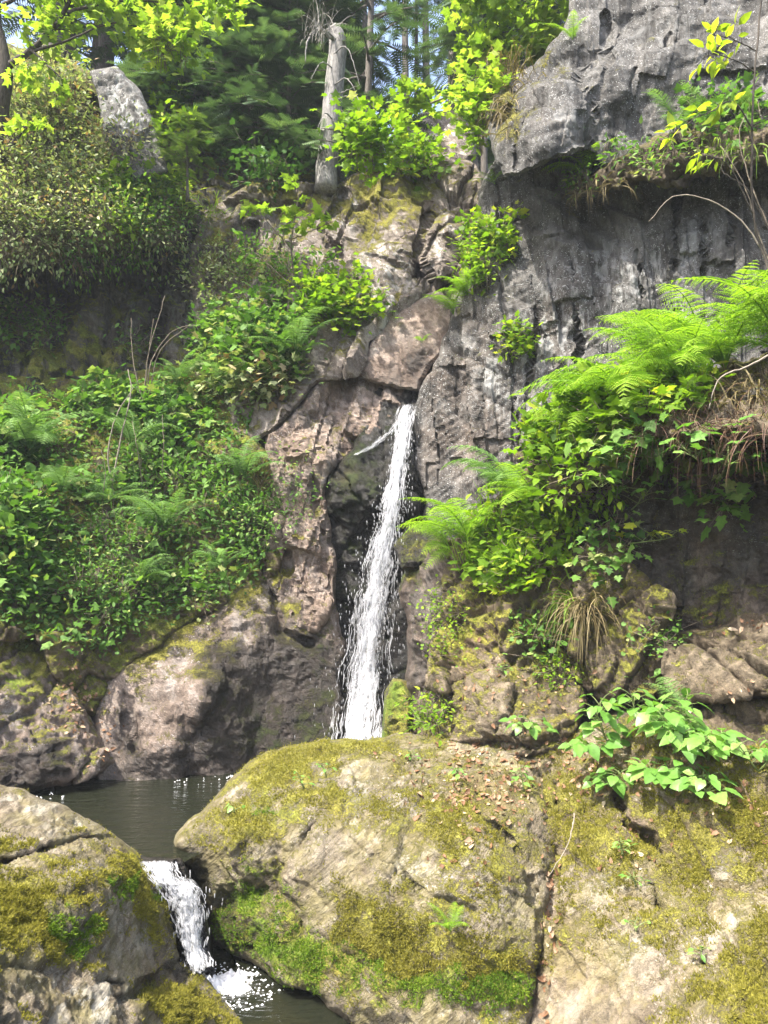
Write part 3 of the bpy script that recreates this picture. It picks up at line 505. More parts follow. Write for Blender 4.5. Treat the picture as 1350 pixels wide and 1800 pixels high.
# ================================================================== leaves
def leaf_mat(name, stops, trans=.4, rough=.55, spec=.22):
    s = N(name); r = s.attr('rnd')
    col = s.ramp(r, stops)
    pos = s.n('NewGeometry').outputs['Position']
    col = s.mix(s.step(s.noise(pos, 40, 2), .3, .7), s.mix(1, col, (.8, .82, .75), 'MULTIPLY'), col)
    p = s.n('BsdfPrincipled', i={'Base Color': col, 'Roughness': rough, 'Specular IOR Level': spec}).outputs[0]
    t = s.n('BsdfTranslucent', i={'Color': s.mix(1, col, (1.25, 1.35, .6), 'MULTIPLY')}).outputs[0]
    return s.fin(s.n('MixShader', i={0: trans, 1: p, 2: t}).outputs[0])
def flat_mat(name, a, b, scale=8, rough=.9, stretch=(1, 1, 1)):
    s = N(name); pos = s.n('Mapping', i={'Vector': s.n('NewGeometry').outputs['Position'], 'Scale': stretch}).outputs[0]
    n = s.noise(pos, scale, 6, .7); c = s.ramp(n, [(.35, a), (.65, b)])
    bu = s.n('Bump', i={'Height': n, 'Strength': .8, 'Distance': .02}).outputs[0]
    return s.fin(s.n('BsdfPrincipled', i={'Base Color': c, 'Roughness': rough, 'Normal': bu}).outputs[0])
ML = {
 'bright': leaf_mat('bright_leaf', [(0, (.1, .19, .015)), (.5, (.17, .29, .02)), (.85, (.26, .38, .03)), (1, (.36, .4, .05))], .5),
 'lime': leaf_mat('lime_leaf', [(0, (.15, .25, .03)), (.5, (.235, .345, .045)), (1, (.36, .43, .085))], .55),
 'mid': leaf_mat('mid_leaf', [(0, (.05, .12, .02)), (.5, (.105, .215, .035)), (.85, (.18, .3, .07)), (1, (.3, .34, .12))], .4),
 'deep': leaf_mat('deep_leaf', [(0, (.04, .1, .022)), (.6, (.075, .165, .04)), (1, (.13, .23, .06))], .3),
 'pale': leaf_mat('pale_leaf', [(0, (.12, .18, .06)), (.4, (.25, .31, .12)), (.75, (.4, .42, .24)), (.92, (.42, .34, .2)), (1, (.26, .16, .08))], .35),
 'heart': leaf_mat('heart_leaf', [(0, (.1, .23, .04)), (.6, (.16, .32, .06)), (1, (.25, .4, .1))], .4, .4, .45),
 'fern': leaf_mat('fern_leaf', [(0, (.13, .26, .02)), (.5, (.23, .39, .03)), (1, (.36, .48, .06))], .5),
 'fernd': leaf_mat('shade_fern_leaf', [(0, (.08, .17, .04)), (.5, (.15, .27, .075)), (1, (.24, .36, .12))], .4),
 'conif': leaf_mat('conifer_needles', [(0, (.045, .085, .045)), (.6, (.09, .15, .075)), (1, (.14, .21, .09))], .25),
 'fir': leaf_mat('young_fir_needles', [(0, (.07, .13, .03)), (.6, (.13, .2, .05)), (1, (.2, .28, .07))], .3),
 'grass': leaf_mat('grass_blade', [(0, (.09, .17, .015)), (.6, (.16, .27, .025)), (1, (.3, .36, .08))], .4),
 'dry': leaf_mat('dry_grass', [(0, (.09, .068, .03)), (.6, (.18, .14, .07)), (1, (.3, .24, .13))], .25),
 'litter': leaf_mat('dead_leaf', [(0, (.11, .055, .028)), (.5, (.24, .13, .075)), (.85, (.36, .24, .16)), (1, (.42, .34, .25))], .15),
 'root': leaf_mat('root_fibre', [(0, (.05, .025, .018)), (.6, (.1, .05, .035)), (1, (.2, .13, .08))], 0),
 'moss': leaf_mat('moss_tuft', [(0, (.12, .11, .018)), (.5, (.235, .215, .038)), (1, (.33, .3, .055))], .3, .8, .1),
 'mossg': leaf_mat('green_moss_tuft', [(0, (.06, .12, .012)), (.5, (.13, .22, .02)), (1, (.25, .33, .035))], .3, .8, .1),
 'greytwig': leaf_mat('grey_twigs', [(0, (.16, .15, .14)), (1, (.36, .34, .31))], 0),
 'gold': leaf_mat('golden_leaf', [(0, (.2, .3, .025)), (.6, (.32, .41, .035)), (1, (.48, .47, .06))], .55),
}
MB_ = {'bark': flat_mat('dark_bark', (.03, .024, .018), (.085, .07, .055), 14, .95, (3, 3, .6)),
       'grey': flat_mat('grey_bark', (.1, .095, .088), (.3, .285, .265), 30, .95, (1, 1, .35)),
       'trunk': flat_mat('conifer_bark', (.07, .06, .05), (.17, .15, .13), 16, .95, (2, 2, .5)),
       'twig': flat_mat('twig_bark', (.1, .075, .05), (.24, .2, .15), 20),
       'stem': flat_mat('green_stem', (.09, .13, .03), (.16, .2, .06), 20, .6),
       'dead': flat_mat('dead_wood', (.15, .125, .095), (.29, .25, .2), 20)}
T = {}
def _t(name, v, f): T[name] = (np.array(v, float), f)
_t('ovate', [(0, 0, 0), (-.22, .25, .05), (0, .3, 0), (.22, .25, .05), (-.2, .6, .03), (0, .62, -.01), (.2, .6, .03), (0, 1, -.12)],
   [(0, 2, 1), (0, 3, 2), (1, 2, 5, 4), (2, 3, 6, 5), (4, 5, 7), (5, 6, 7)])
_t('simple', [(0, 0, 0), (-.27, .45, .06), (0, 1, -.1), (.27, .45, .06), (0, .5, -.01)], [(0, 4, 1), (0, 3, 4), (1, 4, 2), (4, 3, 2)])
def _maple():
    o = [(0, 0), (.2, -.08), (.5, .12), (.3, .27), (.62, .55), (.33, .55), (.22, .68), (0, 1.02)]
    o2 = o + [(-x, y) for x, y in o[-2:0:-1]]
    v = [(0, .32, 0)] + [(x, y, -.14 * (x * x + (y - .32) ** 2) + .05 * math.sin(9 * x)) for x, y in o2]
    n = len(o2); _t('maple', v, [(0, 1 + k, 1 + (k + 1) % n) for k in range(n)])
_maple()
def _round():
    v = [(0, .5, -.06)]; n = 11
    for k in range(n):
        a = 2 * math.pi * k / n - math.pi / 2; r = .5 * (1 if k % 2 else .88); r = .2 if k == 0 else r
        v.append((math.cos(a) * r, .5 + math.sin(a) * r, .03 * math.sin(3 * a)))
    _t('round', v, [(0, 1 + k, 1 + (k + 1) % n) for k in range(n)])
_round()
def _heart():
    v = []; f = []; rows = 10
    for i in range(rows + 1):
        y = i / rows; w = .36 * (math.sin(min(1, (y + .06) * 2.6) * math.pi / 2) if y < .3 else math.cos(((y - .3) / .7) ** .85 * math.pi / 2) ** .85) if i < rows else 0
        for j, x in enumerate((-1, -.5, 0, .5, 1)):
            yy = y - (.08 * (abs(x) ** 1.5) if y < .12 else 0) - .05 * abs(x) * (1 - y)
            v.append((x * w, yy, .13 * w * abs(x) - .3 * y * y + .02 * math.sin(y * 28) * abs(x) - (.012 if x == 0 else 0)))
    for i in range(rows):
        for j in range(4): a = i * 5 + j; f.append((a, a + 1, a + 6, a + 5))
    _t('heart', v, f)
_heart()
def _needle(n, w, L, ang, name):
    v = []; f = []
    for k in range(n):
        y = .1 + .9 * k / n
        for s in (-1, 1):
            l = L * (1 - .5 * k / n); b = len(v)
            v += [(0, y, 0), (s * l * math.sin(ang), y + l * math.cos(ang), .02 * s * l), (0, y + w, 0)]; f.append((b, b + 1, b + 2))
    b = len(v); v += [(-.01, 0, 0), (.01, 0, 0), (0, 1, 0)]; f.append((b, b + 1, b + 2)); _t(name, v, f)
_needle(9, .085, .34, 1.0, 'needle')
_t('blade', [(-.5, 0, 0), (.5, 0, 0), (0, 1, 0)], [(0, 1, 2)])
_t('curl', [(-.25, 0, .12), (0, 0, 0), (.28, .05, .1), (-.3, .5, .08), (0, .5, -.06), (.3, .45, .16), (0, 1, .12)], [(0, 1, 4, 3), (1, 2, 5, 4), (3, 4, 6), (4, 5, 6)])
def unit(a): return a / (np.linalg.norm(a, axis=-1, keepdims=True) + 1e-9)
class Leaves:
    def __init__(s): s.V = []; s.Fs = []; s.A = []; s.n = 0
    def add(s, kind, pos, axis, normal, scale, rnd, wid=1.):
        tv, tf = T[kind]; pos = np.atleast_2d(pos); n = len(pos)
        d = unit(np.broadcast_to(axis, pos.shape).astype(float)); x = unit(np.cross(d, np.broadcast_to(normal, pos.shape) + 1e-6)); u = np.cross(x, d)
        sc = np.broadcast_to(np.asarray(scale, float), (n,))[:, None, None]
        w = tv[None] * np.array([wid, 1, 1])
        v = (w[..., 0:1] * x[:, None] + w[..., 1:2] * d[:, None] + w[..., 2:3] * u[:, None]) * sc + pos[:, None]
        k = len(tv); base = s.n + np.arange(n) * k
        for f in tf: s.Fs.append(base[:, None] + np.array(f))
        s.V.append(v.reshape(-1, 3)); s.A.append(np.repeat(np.broadcast_to(rnd, (n,)), k)); s.n += n * k
    def build(s, name, mat, parent=None, origin=None, smooth=True):
        faces = [f for F_ in s.Fs for f in F_.tolist()]
        return mesh_obj(name, np.concatenate(s.V), faces, ML[mat], parent, smooth=smooth, attrs={'rnd': np.concatenate(s.A)}, origin=origin)
UP = np.array([0, 0, 1.])
def rv(n, s=1.): return rng.normal(size=(n, 3)) * s
# ------------------------------------------------------------------ plants that cling to a surface
def drape(name, label, cat, px, py, rx, ry, clumps, per, leaf, size, mat, thick=.25, spread=.12, up=.6, group=None, kind=None, stems=True, poly=None, droop=.2, mat2=None):
    """a plant of many sprigs, each rooted where it touches the rock or soil"""
    L = Leaves(); st = MB(); roots = []
    for c in range(clumps):
        if poly is not None:
            while True:
                x = rng.uniform(poly[:, 0].min(), poly[:, 0].max()); y = rng.uniform(poly[:, 1].min(), poly[:, 1].max())
                if inside(np.array([x]), np.array([y]), poly)[0]: break
        else:
            a = rng.uniform(0, 2 * math.pi); q = math.sqrt(rng.uniform(0, 1)); x = px + rx * q * math.cos(a); y = py + ry * q * math.sin(a)
        p, n = hit(x, y); p = np.array(p); n = np.array(n); roots.append(p)
        d = unit(n * (1 - up) + UP * up + rng.normal(size=3) * .18); h = thick * rng.uniform(.25, 1.1)
        m = max(2, int(per * rng.uniform(.6, 1.4)))
        t = rng.uniform(.25, 1., m) ** .7
        pos = p + d * (t * h)[:, None] + rv(m, spread) * np.array([1, 1, .6])
        out = unit(pos - (p + d * h * .3)); ax = out * .7 + rv(m, .35) - UP * droop
        nn = UP * .9 + n * .35 + rv(m, .35)
        L.add(leaf, pos, ax, nn, size * rng.uniform(.55, 1.2, m), np.clip(rng.normal(.5, .25) + rng.normal(0, .17, m), 0, 1))
        if stems:
            st.add(tube([p - d * .03, p + d * h * .5 + rng.normal(size=3) * .02, p + d * h], [.006, .0045, .002], 3))
            for k in range(min(m, 3)): st.add(tube([p + d * h * .4, pos[k]], [.003, .0015], 3))
    org = np.mean(roots, 0)
    if kind: return tag(L.build(name, mat, origin=org), kind=kind)
    r = empty(name, org, label, cat, group)
    inv = Matrix.Translation(-Vector(org.tolist()))
    o = L.build('foliage', mat, origin=org); o.parent = r; o.location = (0, 0, 0)
    if stems: o = st.build('stem', MB_['twig'], origin=org); o.parent = r; o.location = (0, 0, 0)
    return r
# ------------------------------------------------------------------ ferns
def frond_mesh(i, mat, pairs=19, droop=1.5, lift=1.15):
    r = np.random.default_rng(i); L = Leaves(); P = [np.zeros(3)]; D = []
    nseg = 40; side = r.normal() * .25
    for k in range(nseg):
        t = k / nseg; e = lift - droop * t ** 1.3; a = side * t
        d = np.array([math.sin(a) * math.cos(e), math.cos(a) * math.cos(e), math.sin(e)]); D.append(d); P.append(P[-1] + d / nseg)
    P = np.array(P)
    v, f = tube(P[::4], np.linspace(.008, .0015, len(P[::4])), 4)
    pos = []; ax = []; nn = []; sc = []; rn = []
    for k in range(pairs):
        t = .16 + .84 * (k + .5) / pairs; i0 = min(int(t * nseg), nseg - 1); p = P[i0]; d = D[i0]; x = unit(np.cross(d, UP)); n = np.cross(x, d)
        l = .2 * math.sin(math.pi * min(1, (t - .1) / .9) ** .62) ** .9 + .015
        for s in (-1, 1):
            a = unit(x * s + d * (.3 + .3 * t) - n * .12 + r.normal(size=3) * .05); g = 10
            for j in range(g):
                q = (j + .3) / g; c = p + a * (l * q) - n * (l * .25 * q * q); w = min(.0135, l * .13) * (1 - q) ** .55 + .002
                for s2 in (-1, 1):
                    pos.append(c); ax.append(np.cross(a, n) * s2 + a * .45); nn.append(n + r.normal(size=3) * .15); sc.append(w * 1.45); rn.append(.35 + .45 * t + r.normal() * .08)
            pos.append(p); ax.append(a); nn.append(n); sc.append(l * .9); rn.append(.3)
    m = np.array(sc) > 1e-4
    pos, ax, nn, sc, rn = (np.array(z) for z in (pos, ax, nn, sc, rn)); big = np.zeros(len(sc), bool); big[20::21] = True; assert len(sc) % 21 == 0
    L.add('simple', pos[~big], ax[~big], nn[~big], sc[~big], np.clip(rn[~big], 0, 1), 1.25)
    L.add('simple', pos[big], ax[big], nn[big], sc[big], rn[big], .06)
    L.V.append(np.array(v)); L.A.append(np.full(len(v), .1)); off = L.n; L.n += len(v)
    me = bpy.data.meshes.new('frond'); faces = [t for F_ in L.Fs for t in F_.tolist()] + [tuple(i + off for i in t) for t in f]
    me.from_pydata(np.concatenate(L.V).tolist(), [], faces); me.materials.append(ML[mat])
    a = me.attributes.new('rnd', 'FLOAT', 'POINT'); a.data.foreach_set('value', np.concatenate(L.A).astype(np.float32)); me.update()
    return me
FR = {m: [frond_mesh(i + 10, m, droop=dr, lift=li) for i, (dr, li) in enumerate(((1.5, 1.2), (1.9, 1.25), (1.1, .95), (1.4, .75)))] for m in ('fern', 'fernd')}
def fern(label, px, py, L, n, mat='fern', az0=0, az1=360, up=.75, tilt=.0, group=None, upr=1., Y=None, lift=.03):
    """az: compass of the fronds, 0 = to the right, 90 = away, 270 = to the viewer"""
    p, nr = hit(px, py) if Y is None else (V(px, py, Y), Vector((0, 0, 1)))
    r = empty('fern', p, label, 'fern', group)
    p += nr * lift; r.location = p
    z = (Vector((0, 0, 1)) * up + nr * (1 - up)).normalized(); q = Vector((0, 0, 1)).rotation_difference(z)
    for k in range(n):
        o = bpy.data.objects.new('frond', random.choice(FR[mat])); COL.objects.link(o); o.parent = r
        a = R(az0 + (az1 - az0) * (k + random.uniform(.1, .9)) / n) - math.pi / 2
        s = L * random.uniform(.6, 1.1)
        m = q.to_matrix().to_4x4() @ Matrix.Rotation(a, 4, 'Z') @ Matrix.Rotation(random.uniform(-.15, .35) * upr, 4, 'X') @ Matrix.Rotation(random.uniform(-.3, .3), 4, 'Y')
        o.matrix_local = m @ Matrix.Diagonal((s, s, s, 1))
    return r
# ------------------------------------------------------------------ grass, roots
def tuft(name, label, cat, px, py, n, L, mat, hang=False, wid=.006, spread=.05, part='blade_cluster', group=None, rxp=0, ryp=0):
    A = Leaves(); p0, n0 = hit(px, py); V_ = []; F_ = []; At = []
    for k in range(n):
        if rxp: p, nr = hit(px + rng.normal() * rxp, py + rng.normal() * ryp)
        else: p, nr = p0 + Vector(rng.normal(size=3) * spread * .5), n0
        d = np.array(nr) * (.9 if hang else .35) + UP * (.15 if hang else .8) + rng.normal(size=3) * .35; d = unit(d)
        l = L * rng.uniform(.5, 1.15); c = np.array(p); w = wid * rng.uniform(.6, 1.2); sidev = unit(np.cross(d, rng.normal(size=3))); b = len(V_)
        g = 6
        for i in range(g + 1):
            t = i / g; ww = w * (1 - t) ** .6 + .0006
            V_ += [c - sidev * ww, c + sidev * ww]; At += [rng.uniform(0, .1) + k / n * .9] * 2
            d = unit(d + np.array([0, 0, -1]) * (.55 if hang else .16) * (t + .3)); c = c + d * l / g
        F_ += [(b + 2 * i, b + 2 * i + 1, b + 2 * i + 3, b + 2 * i + 2) for i in range(g)]
    r = empty(name, p0, label, cat, group)
    o = mesh_obj(part, V_, F_, ML[mat], attrs={'rnd': At}, origin=np.array(p0)); o.parent = r; o.location = (0, 0, 0)
    return r
# ------------------------------------------------------------------ plants with each leaf a part
def leaf_mesh(kind, mat, i):
    tv, tf = T[kind]; me = bpy.data.meshes.new('leaf'); me.from_pydata(tv.tolist(), [], tf); me.materials.append(ML[mat])
    me.polygons.foreach_set('use_smooth', np.ones(len(tf), bool))
    a = me.attributes.new('rnd', 'FLOAT', 'POINT'); a.data.foreach_set('value', np.full(len(tv), (.15, .4, .6, .85)[i], np.float32)); me.update(); return me
LMESH = {}
def leafy(name, label, cat, px, py, n, H, size, kind, mat, lean=(0, 0, 0), wid=1., spreadL=.16, group=None, sprays=1, Y=None):
    p, nr = hit(px, py) if Y is None else (V(px, py, Y), Vector((0, 0, 1)))
    p = p + nr * .02
    r = empty(name, p, label, cat, group); lean = np.array(lean, float)
    if (kind, mat) not in LMESH: LMESH[kind, mat] = [leaf_mesh(kind, mat, i) for i in range(4)]
    st = MB(); lv = []
    for s in range(sprays):
        d = unit(UP + np.array(nr) * .35 + lean + rng.normal(size=3) * (.12 + .3 * (sprays > 1))); h = H * rng.uniform(.6, 1.1)
        pts = [np.zeros(3)]; 
        for k in range(5): d = unit(d + rng.normal(size=3) * .1); pts.append(pts[-1] + d * h / 5)
        st.add(tube(pts, [.006, .0055, .005, .004, .003, .002], 5)); m = n // sprays
        for k in range(m):
            t = .25 + .75 * (k + .6) / m; i = min(int(t * 5), 4); c = pts[i] + (pts[i + 1] - pts[i]) * (t * 5 - i)
            a = k * 2.4 + rng.uniform(-.3, .3); sd = np.array([math.cos(a), math.sin(a), 0]); e = unit(sd + UP * rng.uniform(.1, .5) + np.array(nr) * .2)
            l = spreadL * rng.uniform(.5, 1.1) * (1.1 - .5 * t); q = c + e * l
            st.add(tube([c, c + e * l * .55 + UP * l * .06, q], [.003, .0025, .0018], 4))
            x = unit(sd + np.array([0, 0, -1]) * rng.uniform(.0, .55) + rng.normal(size=3) * .2); nn = unit(UP * .8 + sd * .25 + np.array([0, -.25, 0]) + rng.normal(size=3) * .2)
            lv.append((q, x, nn, size * rng.uniform(.55, 1.15) * (1.05 - .35 * t)))
    o = st.build('stem', MB_['stem']); o.parent = r
    for q, x, nn, s in lv:
        o = bpy.data.objects.new('leaf', random.choice(LMESH[kind, mat])); COL.objects.link(o); o.parent = r
        X = unit(np.cross(x, nn)); U = np.cross(X, x)
        M = Matrix(np.stack([X * s * wid, x * s, U * s], 1).tolist()).to_4x4(); M.translation = Vector(q.tolist()); o.matrix_local = M
    return r
# ------------------------------------------------------------------ trees and sprays
def smooth_path(pts, n=24):
    P = np.array(pts, float); t = np.linspace(0, len(P) - 1, n); i = np.clip(t.astype(int), 0, len(P) - 2); f = (t - i)[:, None]
    Pm = np.concatenate([[2 * P[0] - P[1]], P, [2 * P[-1] - P[-2]]]); a, b, c, d = Pm[i], Pm[i + 1], Pm[i + 2], Pm[i + 3]
    return .5 * (2 * b + (c - a) * f + (2 * a - 5 * b + 4 * c - d) * f ** 2 + (3 * b - a - 3 * c + d) * f ** 3)
def branch_mesh(mb, pts, r0, r1, n=6, seg=16, wob=.0):
    P = smooth_path(pts, seg); P = P + rng.normal(size=P.shape) * wob
    mb.add(tube(P, np.linspace(r0, r1, len(P)), n)); return P
def spray_tree(name, label, cat, limbs, leaf, size, mat, bark='bark', twigs=9, per=12, tl=.45, flat=.8, wid=1., group=None, droop=.15, start=.25):
    """tree or sapling: limbs [(path points, r0, r1, leafy?)], twigs with leaf sprays along the leafy ones"""
    tr = MB(); L = Leaves(); base = None; br = MB()
    for li, (pts, r0, r1, lf) in enumerate(limbs):
        P = branch_mesh(tr if li == 0 else br, pts, r0, r1, 8 if r0 > .03 else 5, 22, .004)
        if base is None: base = P[0]
        if not lf: continue
        for k in range(int(twigs * lf)):
            t = rng.uniform(start, 1); i = min(int(t * 21), 20); c = P[i]; d = unit(P[i + 1] - P[i])
            e = unit(np.cross(d, rng.normal(size=3))) ; e = unit(e * np.array([1, 1, 1 - flat * .6]) + d * .5 + UP * .05)
            l = tl * rng.uniform(.4, 1.1) * (1.2 - .6 * t); q = c + e * l; mid = c + e * l * .5 + UP * .04
            br.add(tube([c, mid, q], [max(r1 * .8, .003), .003, .0015], 3))
            m = int(per * rng.uniform(.5, 1.4)) + 1; s = rng.uniform(.2, 1.05, m)[:, None]
            pos = c + e * l * s + rv(m, tl * .16) * np.array([1, 1, .45])
            ax = e + rv(m, .55) - UP * droop; nn = UP + rv(m, 1 - flat * .75)
            L.add(leaf, pos, ax, nn, size * rng.uniform(.55, 1.2, m), np.clip(rng.normal(.5, .25, m), 0, 1), wid)
    r = empty(name, base, label, cat, group)
    for nm, ob in (('trunk', tr.build('trunk', MB_[bark], origin=base)), ('branches', br.build('branches', MB_[bark], origin=base) if br.v else None), ('crown', L.build('crown', mat, origin=base) if L.V else None)):
        if ob: ob.parent = r; ob.location = (0, 0, 0)
    return r
def conifer_meshes(seed, h, rad, mat, bare=.25, nb=70, tw=11, size=.3, bark='trunk', droop=.35, r0=None):
    rs = np.random.default_rng(seed); tr = MB(); L = Leaves(); bend = rs.normal(size=2) * h * .012; r0 = r0 or h * .014
    P = np.array([[bend[0] * math.sin(t * 3), bend[1] * math.sin(t * 2.3), h * t] for t in np.linspace(0, 1, 14)])
    tr.add(tube(P, np.linspace(r0, r0 * .15, 14) + r0 * .35 * np.exp(-np.linspace(0, 8, 14)), 9))
    for k in range(nb):
        t = bare + (1 - bare) * ((k + rs.uniform()) / nb); a = rs.uniform(0, 6.283); z = h * t
        l = rad * (1 - ((t - bare) / (1 - bare)) ** 1.3) * rs.uniform(.55, 1.1) + rad * .08
        d = np.array([math.cos(a), math.sin(a), .0]); c = np.array([0, 0, z]) + np.array([bend[0] * math.sin(t * 3), bend[1] * math.sin(t * 2.3), 0])
        s = np.linspace(0, 1, 5); B = c + d * (s * l)[:, None] + UP * ((.15 * s - droop * s * s) * l)[:, None]
        tr.add(tube(B, np.linspace(r0 * .22, .004, 5), 4))
        m = tw; tt = rs.uniform(.15, 1, m); pos = c + d * (tt * l)[:, None] + UP * ((.15 * tt - droop * tt * tt) * l)[:, None] + rs.normal(size=(m, 3)) * .02
        ax = d * .7 + np.cross(d, UP) * rs.choice([-1, 1], m)[:, None] * rs.uniform(.2, 1, m)[:, None] - UP * rs.uniform(0, .6, m)[:, None]
        L.add('needle', pos, ax, UP + rs.normal(size=(m, 3)) * .3, size * rs.uniform(.6, 1.3, m), np.clip(rs.normal(.5, .25, m), 0, 1))
    return tr, L
def conifer(label, base, seed, h, rad, mat, group=None, name='conifer_tree', **k):
    tr, L = conifer_meshes(seed, h, rad, mat, **k); r = empty(name, base, label, 'tree', group)
    tr.build('trunk', MB_[k.get('bark', 'trunk')], r)
    if L.V: L.build('crown', mat, r)
    return r
def clone(r, loc, rz, sc, label=None):
    c = r.copy(); COL.objects.link(c); c.location = loc; c.rotation_euler = (0, 0, rz); c.scale = (sc, sc, sc)
    if label: c['label'] = label
    for ch in list(r.children):
        d = ch.copy(); COL.objects.link(d); d.parent = c
    return c
# ================================================================== falling water
def white_mat(name, alpha, lo=.42, hi=.6, sc=(30, 3), a2=.0):
    s = N(name); u = s.attr('u'); v = s.attr('v')
    vec = s.n('CombineXYZ', i={0: s.math('MULTIPLY', u, sc[0]), 1: s.math('MULTIPLY', v, sc[1])}).outputs[0]
    n = s.noise(vec, 1., 5, .65, .6)
    edge = s.math('SUBTRACT', 1., s.math('POWER', s.math('ABSOLUTE', s.math('SUBTRACT', s.math('MULTIPLY', u, 2.), 1.)), 2.5))
    a = s.math('MULTIPLY', s.step(s.math('ADD', n, s.math('MULTIPLY', s.math('SUBTRACT', edge, .8), .5)), lo, hi), alpha)
    a = s.math('ADD', a, s.math('MULTIPLY', edge, a2), clamp=True)
    b = s.n('Bump', i={'Height': n, 'Strength': .7, 'Distance': .03}).outputs[0]
    d = s.n('BsdfPrincipled', i={'Base Color': (.82, .83, .86), 'Roughness': .25, 'Normal': b, 'Specular IOR Level': .5}).outputs[0]
    tl = s.n('BsdfTranslucent', i={'Color': (.8, .82, .86)}).outputs[0]
    d = s.n('MixShader', i={0: .35, 1: d, 2: tl}).outputs[0]
    return s.fin(s.n('MixShader', i={0: a, 1: s.n('BsdfTransparent').outputs[0], 2: d}).outputs[0])
def drop_mat(name='white_droplets', op=1.):
    s = N(name); d = s.n('BsdfPrincipled', i={'Base Color': (.84, .85, .88), 'Roughness': .2}).outputs[0]
    d = s.n('MixShader', i={0: .4, 1: d, 2: s.n('BsdfTranslucent', i={'Color': (.8, .82, .86)}).outputs[0]}).outputs[0]
    return s.fin(s.n('MixShader', i={0: op, 1: s.n('BsdfTransparent').outputs[0], 2: d}).outputs[0])
M_SHEET = white_mat('falling_water', .5, .44, .74, (17, 7)); M_CAS = white_mat('cascade_water', .55, .42, .7, (15, 6)); M_DROP = drop_mat(); M_STR = drop_mat('water_streaks', .37)
def water_path(path, off, ymin=0):
    """path (px, py, half width px) -> centre points riding a little in front of the rock they fall over"""
    P = []; 
    for px, py, w in path:
        ys = [hit(px + dx * w, py)[0].y for dx in (-.7, 0, .7)]; P.append([px, py, w, min(ys)])
    P = np.array(P); Y = P[:, 3].copy()
    Y = np.minimum.accumulate(np.maximum(Y, ymin))  # water never falls back into the rock
    return P[:, 0], P[:, 1], P[:, 2], Y - off
def falls(name, label, path, off, mat, strands, smin, smax, wid, org_part='water_sheet', rows=160, cols=24, rel=.06, spray=0, latmax=.95):
    px, py, hw, Y = water_path(path, off, 7.9 if name == 'waterfall' else 0); t = np.linspace(0, 1, len(px)); tt = np.linspace(0, 1, rows)
    f = lambda a: np.interp(tt, t, a)
    PX, PY, HW, YY = f(px), f(py), f(hw), f(Y); k = np.ones(9) / 9
    YY = np.convolve(np.pad(YY, 4, 'edge'), k, 'valid'); HW = HW * (1 + .12 * np.convolve(np.pad(rng.normal(size=rows), 4, 'edge'), k, 'valid') * 2)
    u = np.linspace(0, 1, cols); U, Tt = np.meshgrid(u, tt)
    X = PX[:, None] + HW[:, None] * (2 * U - 1); Yp = YY[:, None] + .1 * (2 * U - 1) ** 2 * .7 + 0 * X
    P = pt(X.ravel(), np.repeat(PY, cols), Yp.ravel())
    P = P + np.array([0, -1, 0]) * (.05 * fbm(np.stack([U.ravel() * 6, Tt.ravel() * 14, 0 * U.ravel()], 1), 3))[:, None]
    ii = np.arange(rows * cols).reshape(rows, cols); Q = np.stack([ii[:-1, :-1], ii[1:, :-1], ii[1:, 1:], ii[:-1, 1:]], -1).reshape(-1, 4)
    top = pt(PX[0], PY[0], YY[0]); r = empty(name, pt(PX[-1], PY[-1], YY[-1]), label, name.replace('_', ' '))
    org = np.array(r.location)
    length = np.concatenate([[0], np.cumsum(np.abs(np.diff(PY)))]) / 100.
    LP = []; LQ = []; Lv = []
    for k in range(3):
        # three veils of water, one behind the other
        LP.append(P + np.array([0, .05 - .05 * k, 0]) + (k != 1) * .03 * np.stack([perlin(P * 4 + k * 9), perlin(P * 3 + k * 5), 0 * P[:, 0]], 1)); LQ.append(Q + k * len(P)); Lv.append(np.repeat(length, cols) + 37.3 * k)
    o = mesh_obj('water_sheet', np.concatenate(LP), np.concatenate(LQ), mat, attrs={'u': np.tile(U.ravel(), 3), 'v': np.concatenate(Lv)}, origin=org); o.parent = r; o.location = (0, 0, 0)
    mb = MB()
    for s in range(strands):
        while True:
            a = rng.uniform(0, 1) ** .9; lat = float(np.clip(rng.normal(0, .55), -latmax, latmax))
            if perlin(np.array([[lat * 2.6, a * 9., 3.3]]))[0] * .8 + perlin(np.array([[lat * 7, a * 25., 8.3]]))[0] * .5 > rng.uniform(-.5, .35) + .3 * a: break
        l = rng.uniform(smin, smax); b = min(1, a + l); g = 5
        q = np.linspace(a, b, g); w = wid * rng.uniform(.35, 1.3)
        x = np.interp(q, tt, PX) + np.interp(q, tt, HW) * (lat + rng.normal() * .025 * np.linspace(0, 1, g)); y = np.interp(q, tt, PY); d = np.interp(q, tt, YY) - rng.uniform(-.03, rel)
        mb.add(tube(pt(x, y, d), w * np.array([.15, .8, 1, .8, .15]), 3))
    o = mb.build('water_strands', M_STR, origin=org); o.parent = r; o.location = (0, 0, 0)
    if spray:
        mb = MB()
        for s in range(spray):
            a = rng.uniform(.1, 1); lat = rng.normal(0, .9); x = np.interp(a, tt, PX) + np.interp(a, tt, HW) * lat; y = np.interp(a, tt, PY); d = np.interp(a, tt, YY) - rng.uniform(-.05, .18)
            p = pt(x, y, d); e = rng.uniform(.003, .008) ; mb.add(tube([p, p - UP * e * 1.5, p - UP * e * rng.uniform(3, 7)], [e * .2, e * .6, e * .2], 4))
        o = mb.build('spray', M_STR, origin=org); o.parent = r; o.location = (0, 0, 0)
    return r
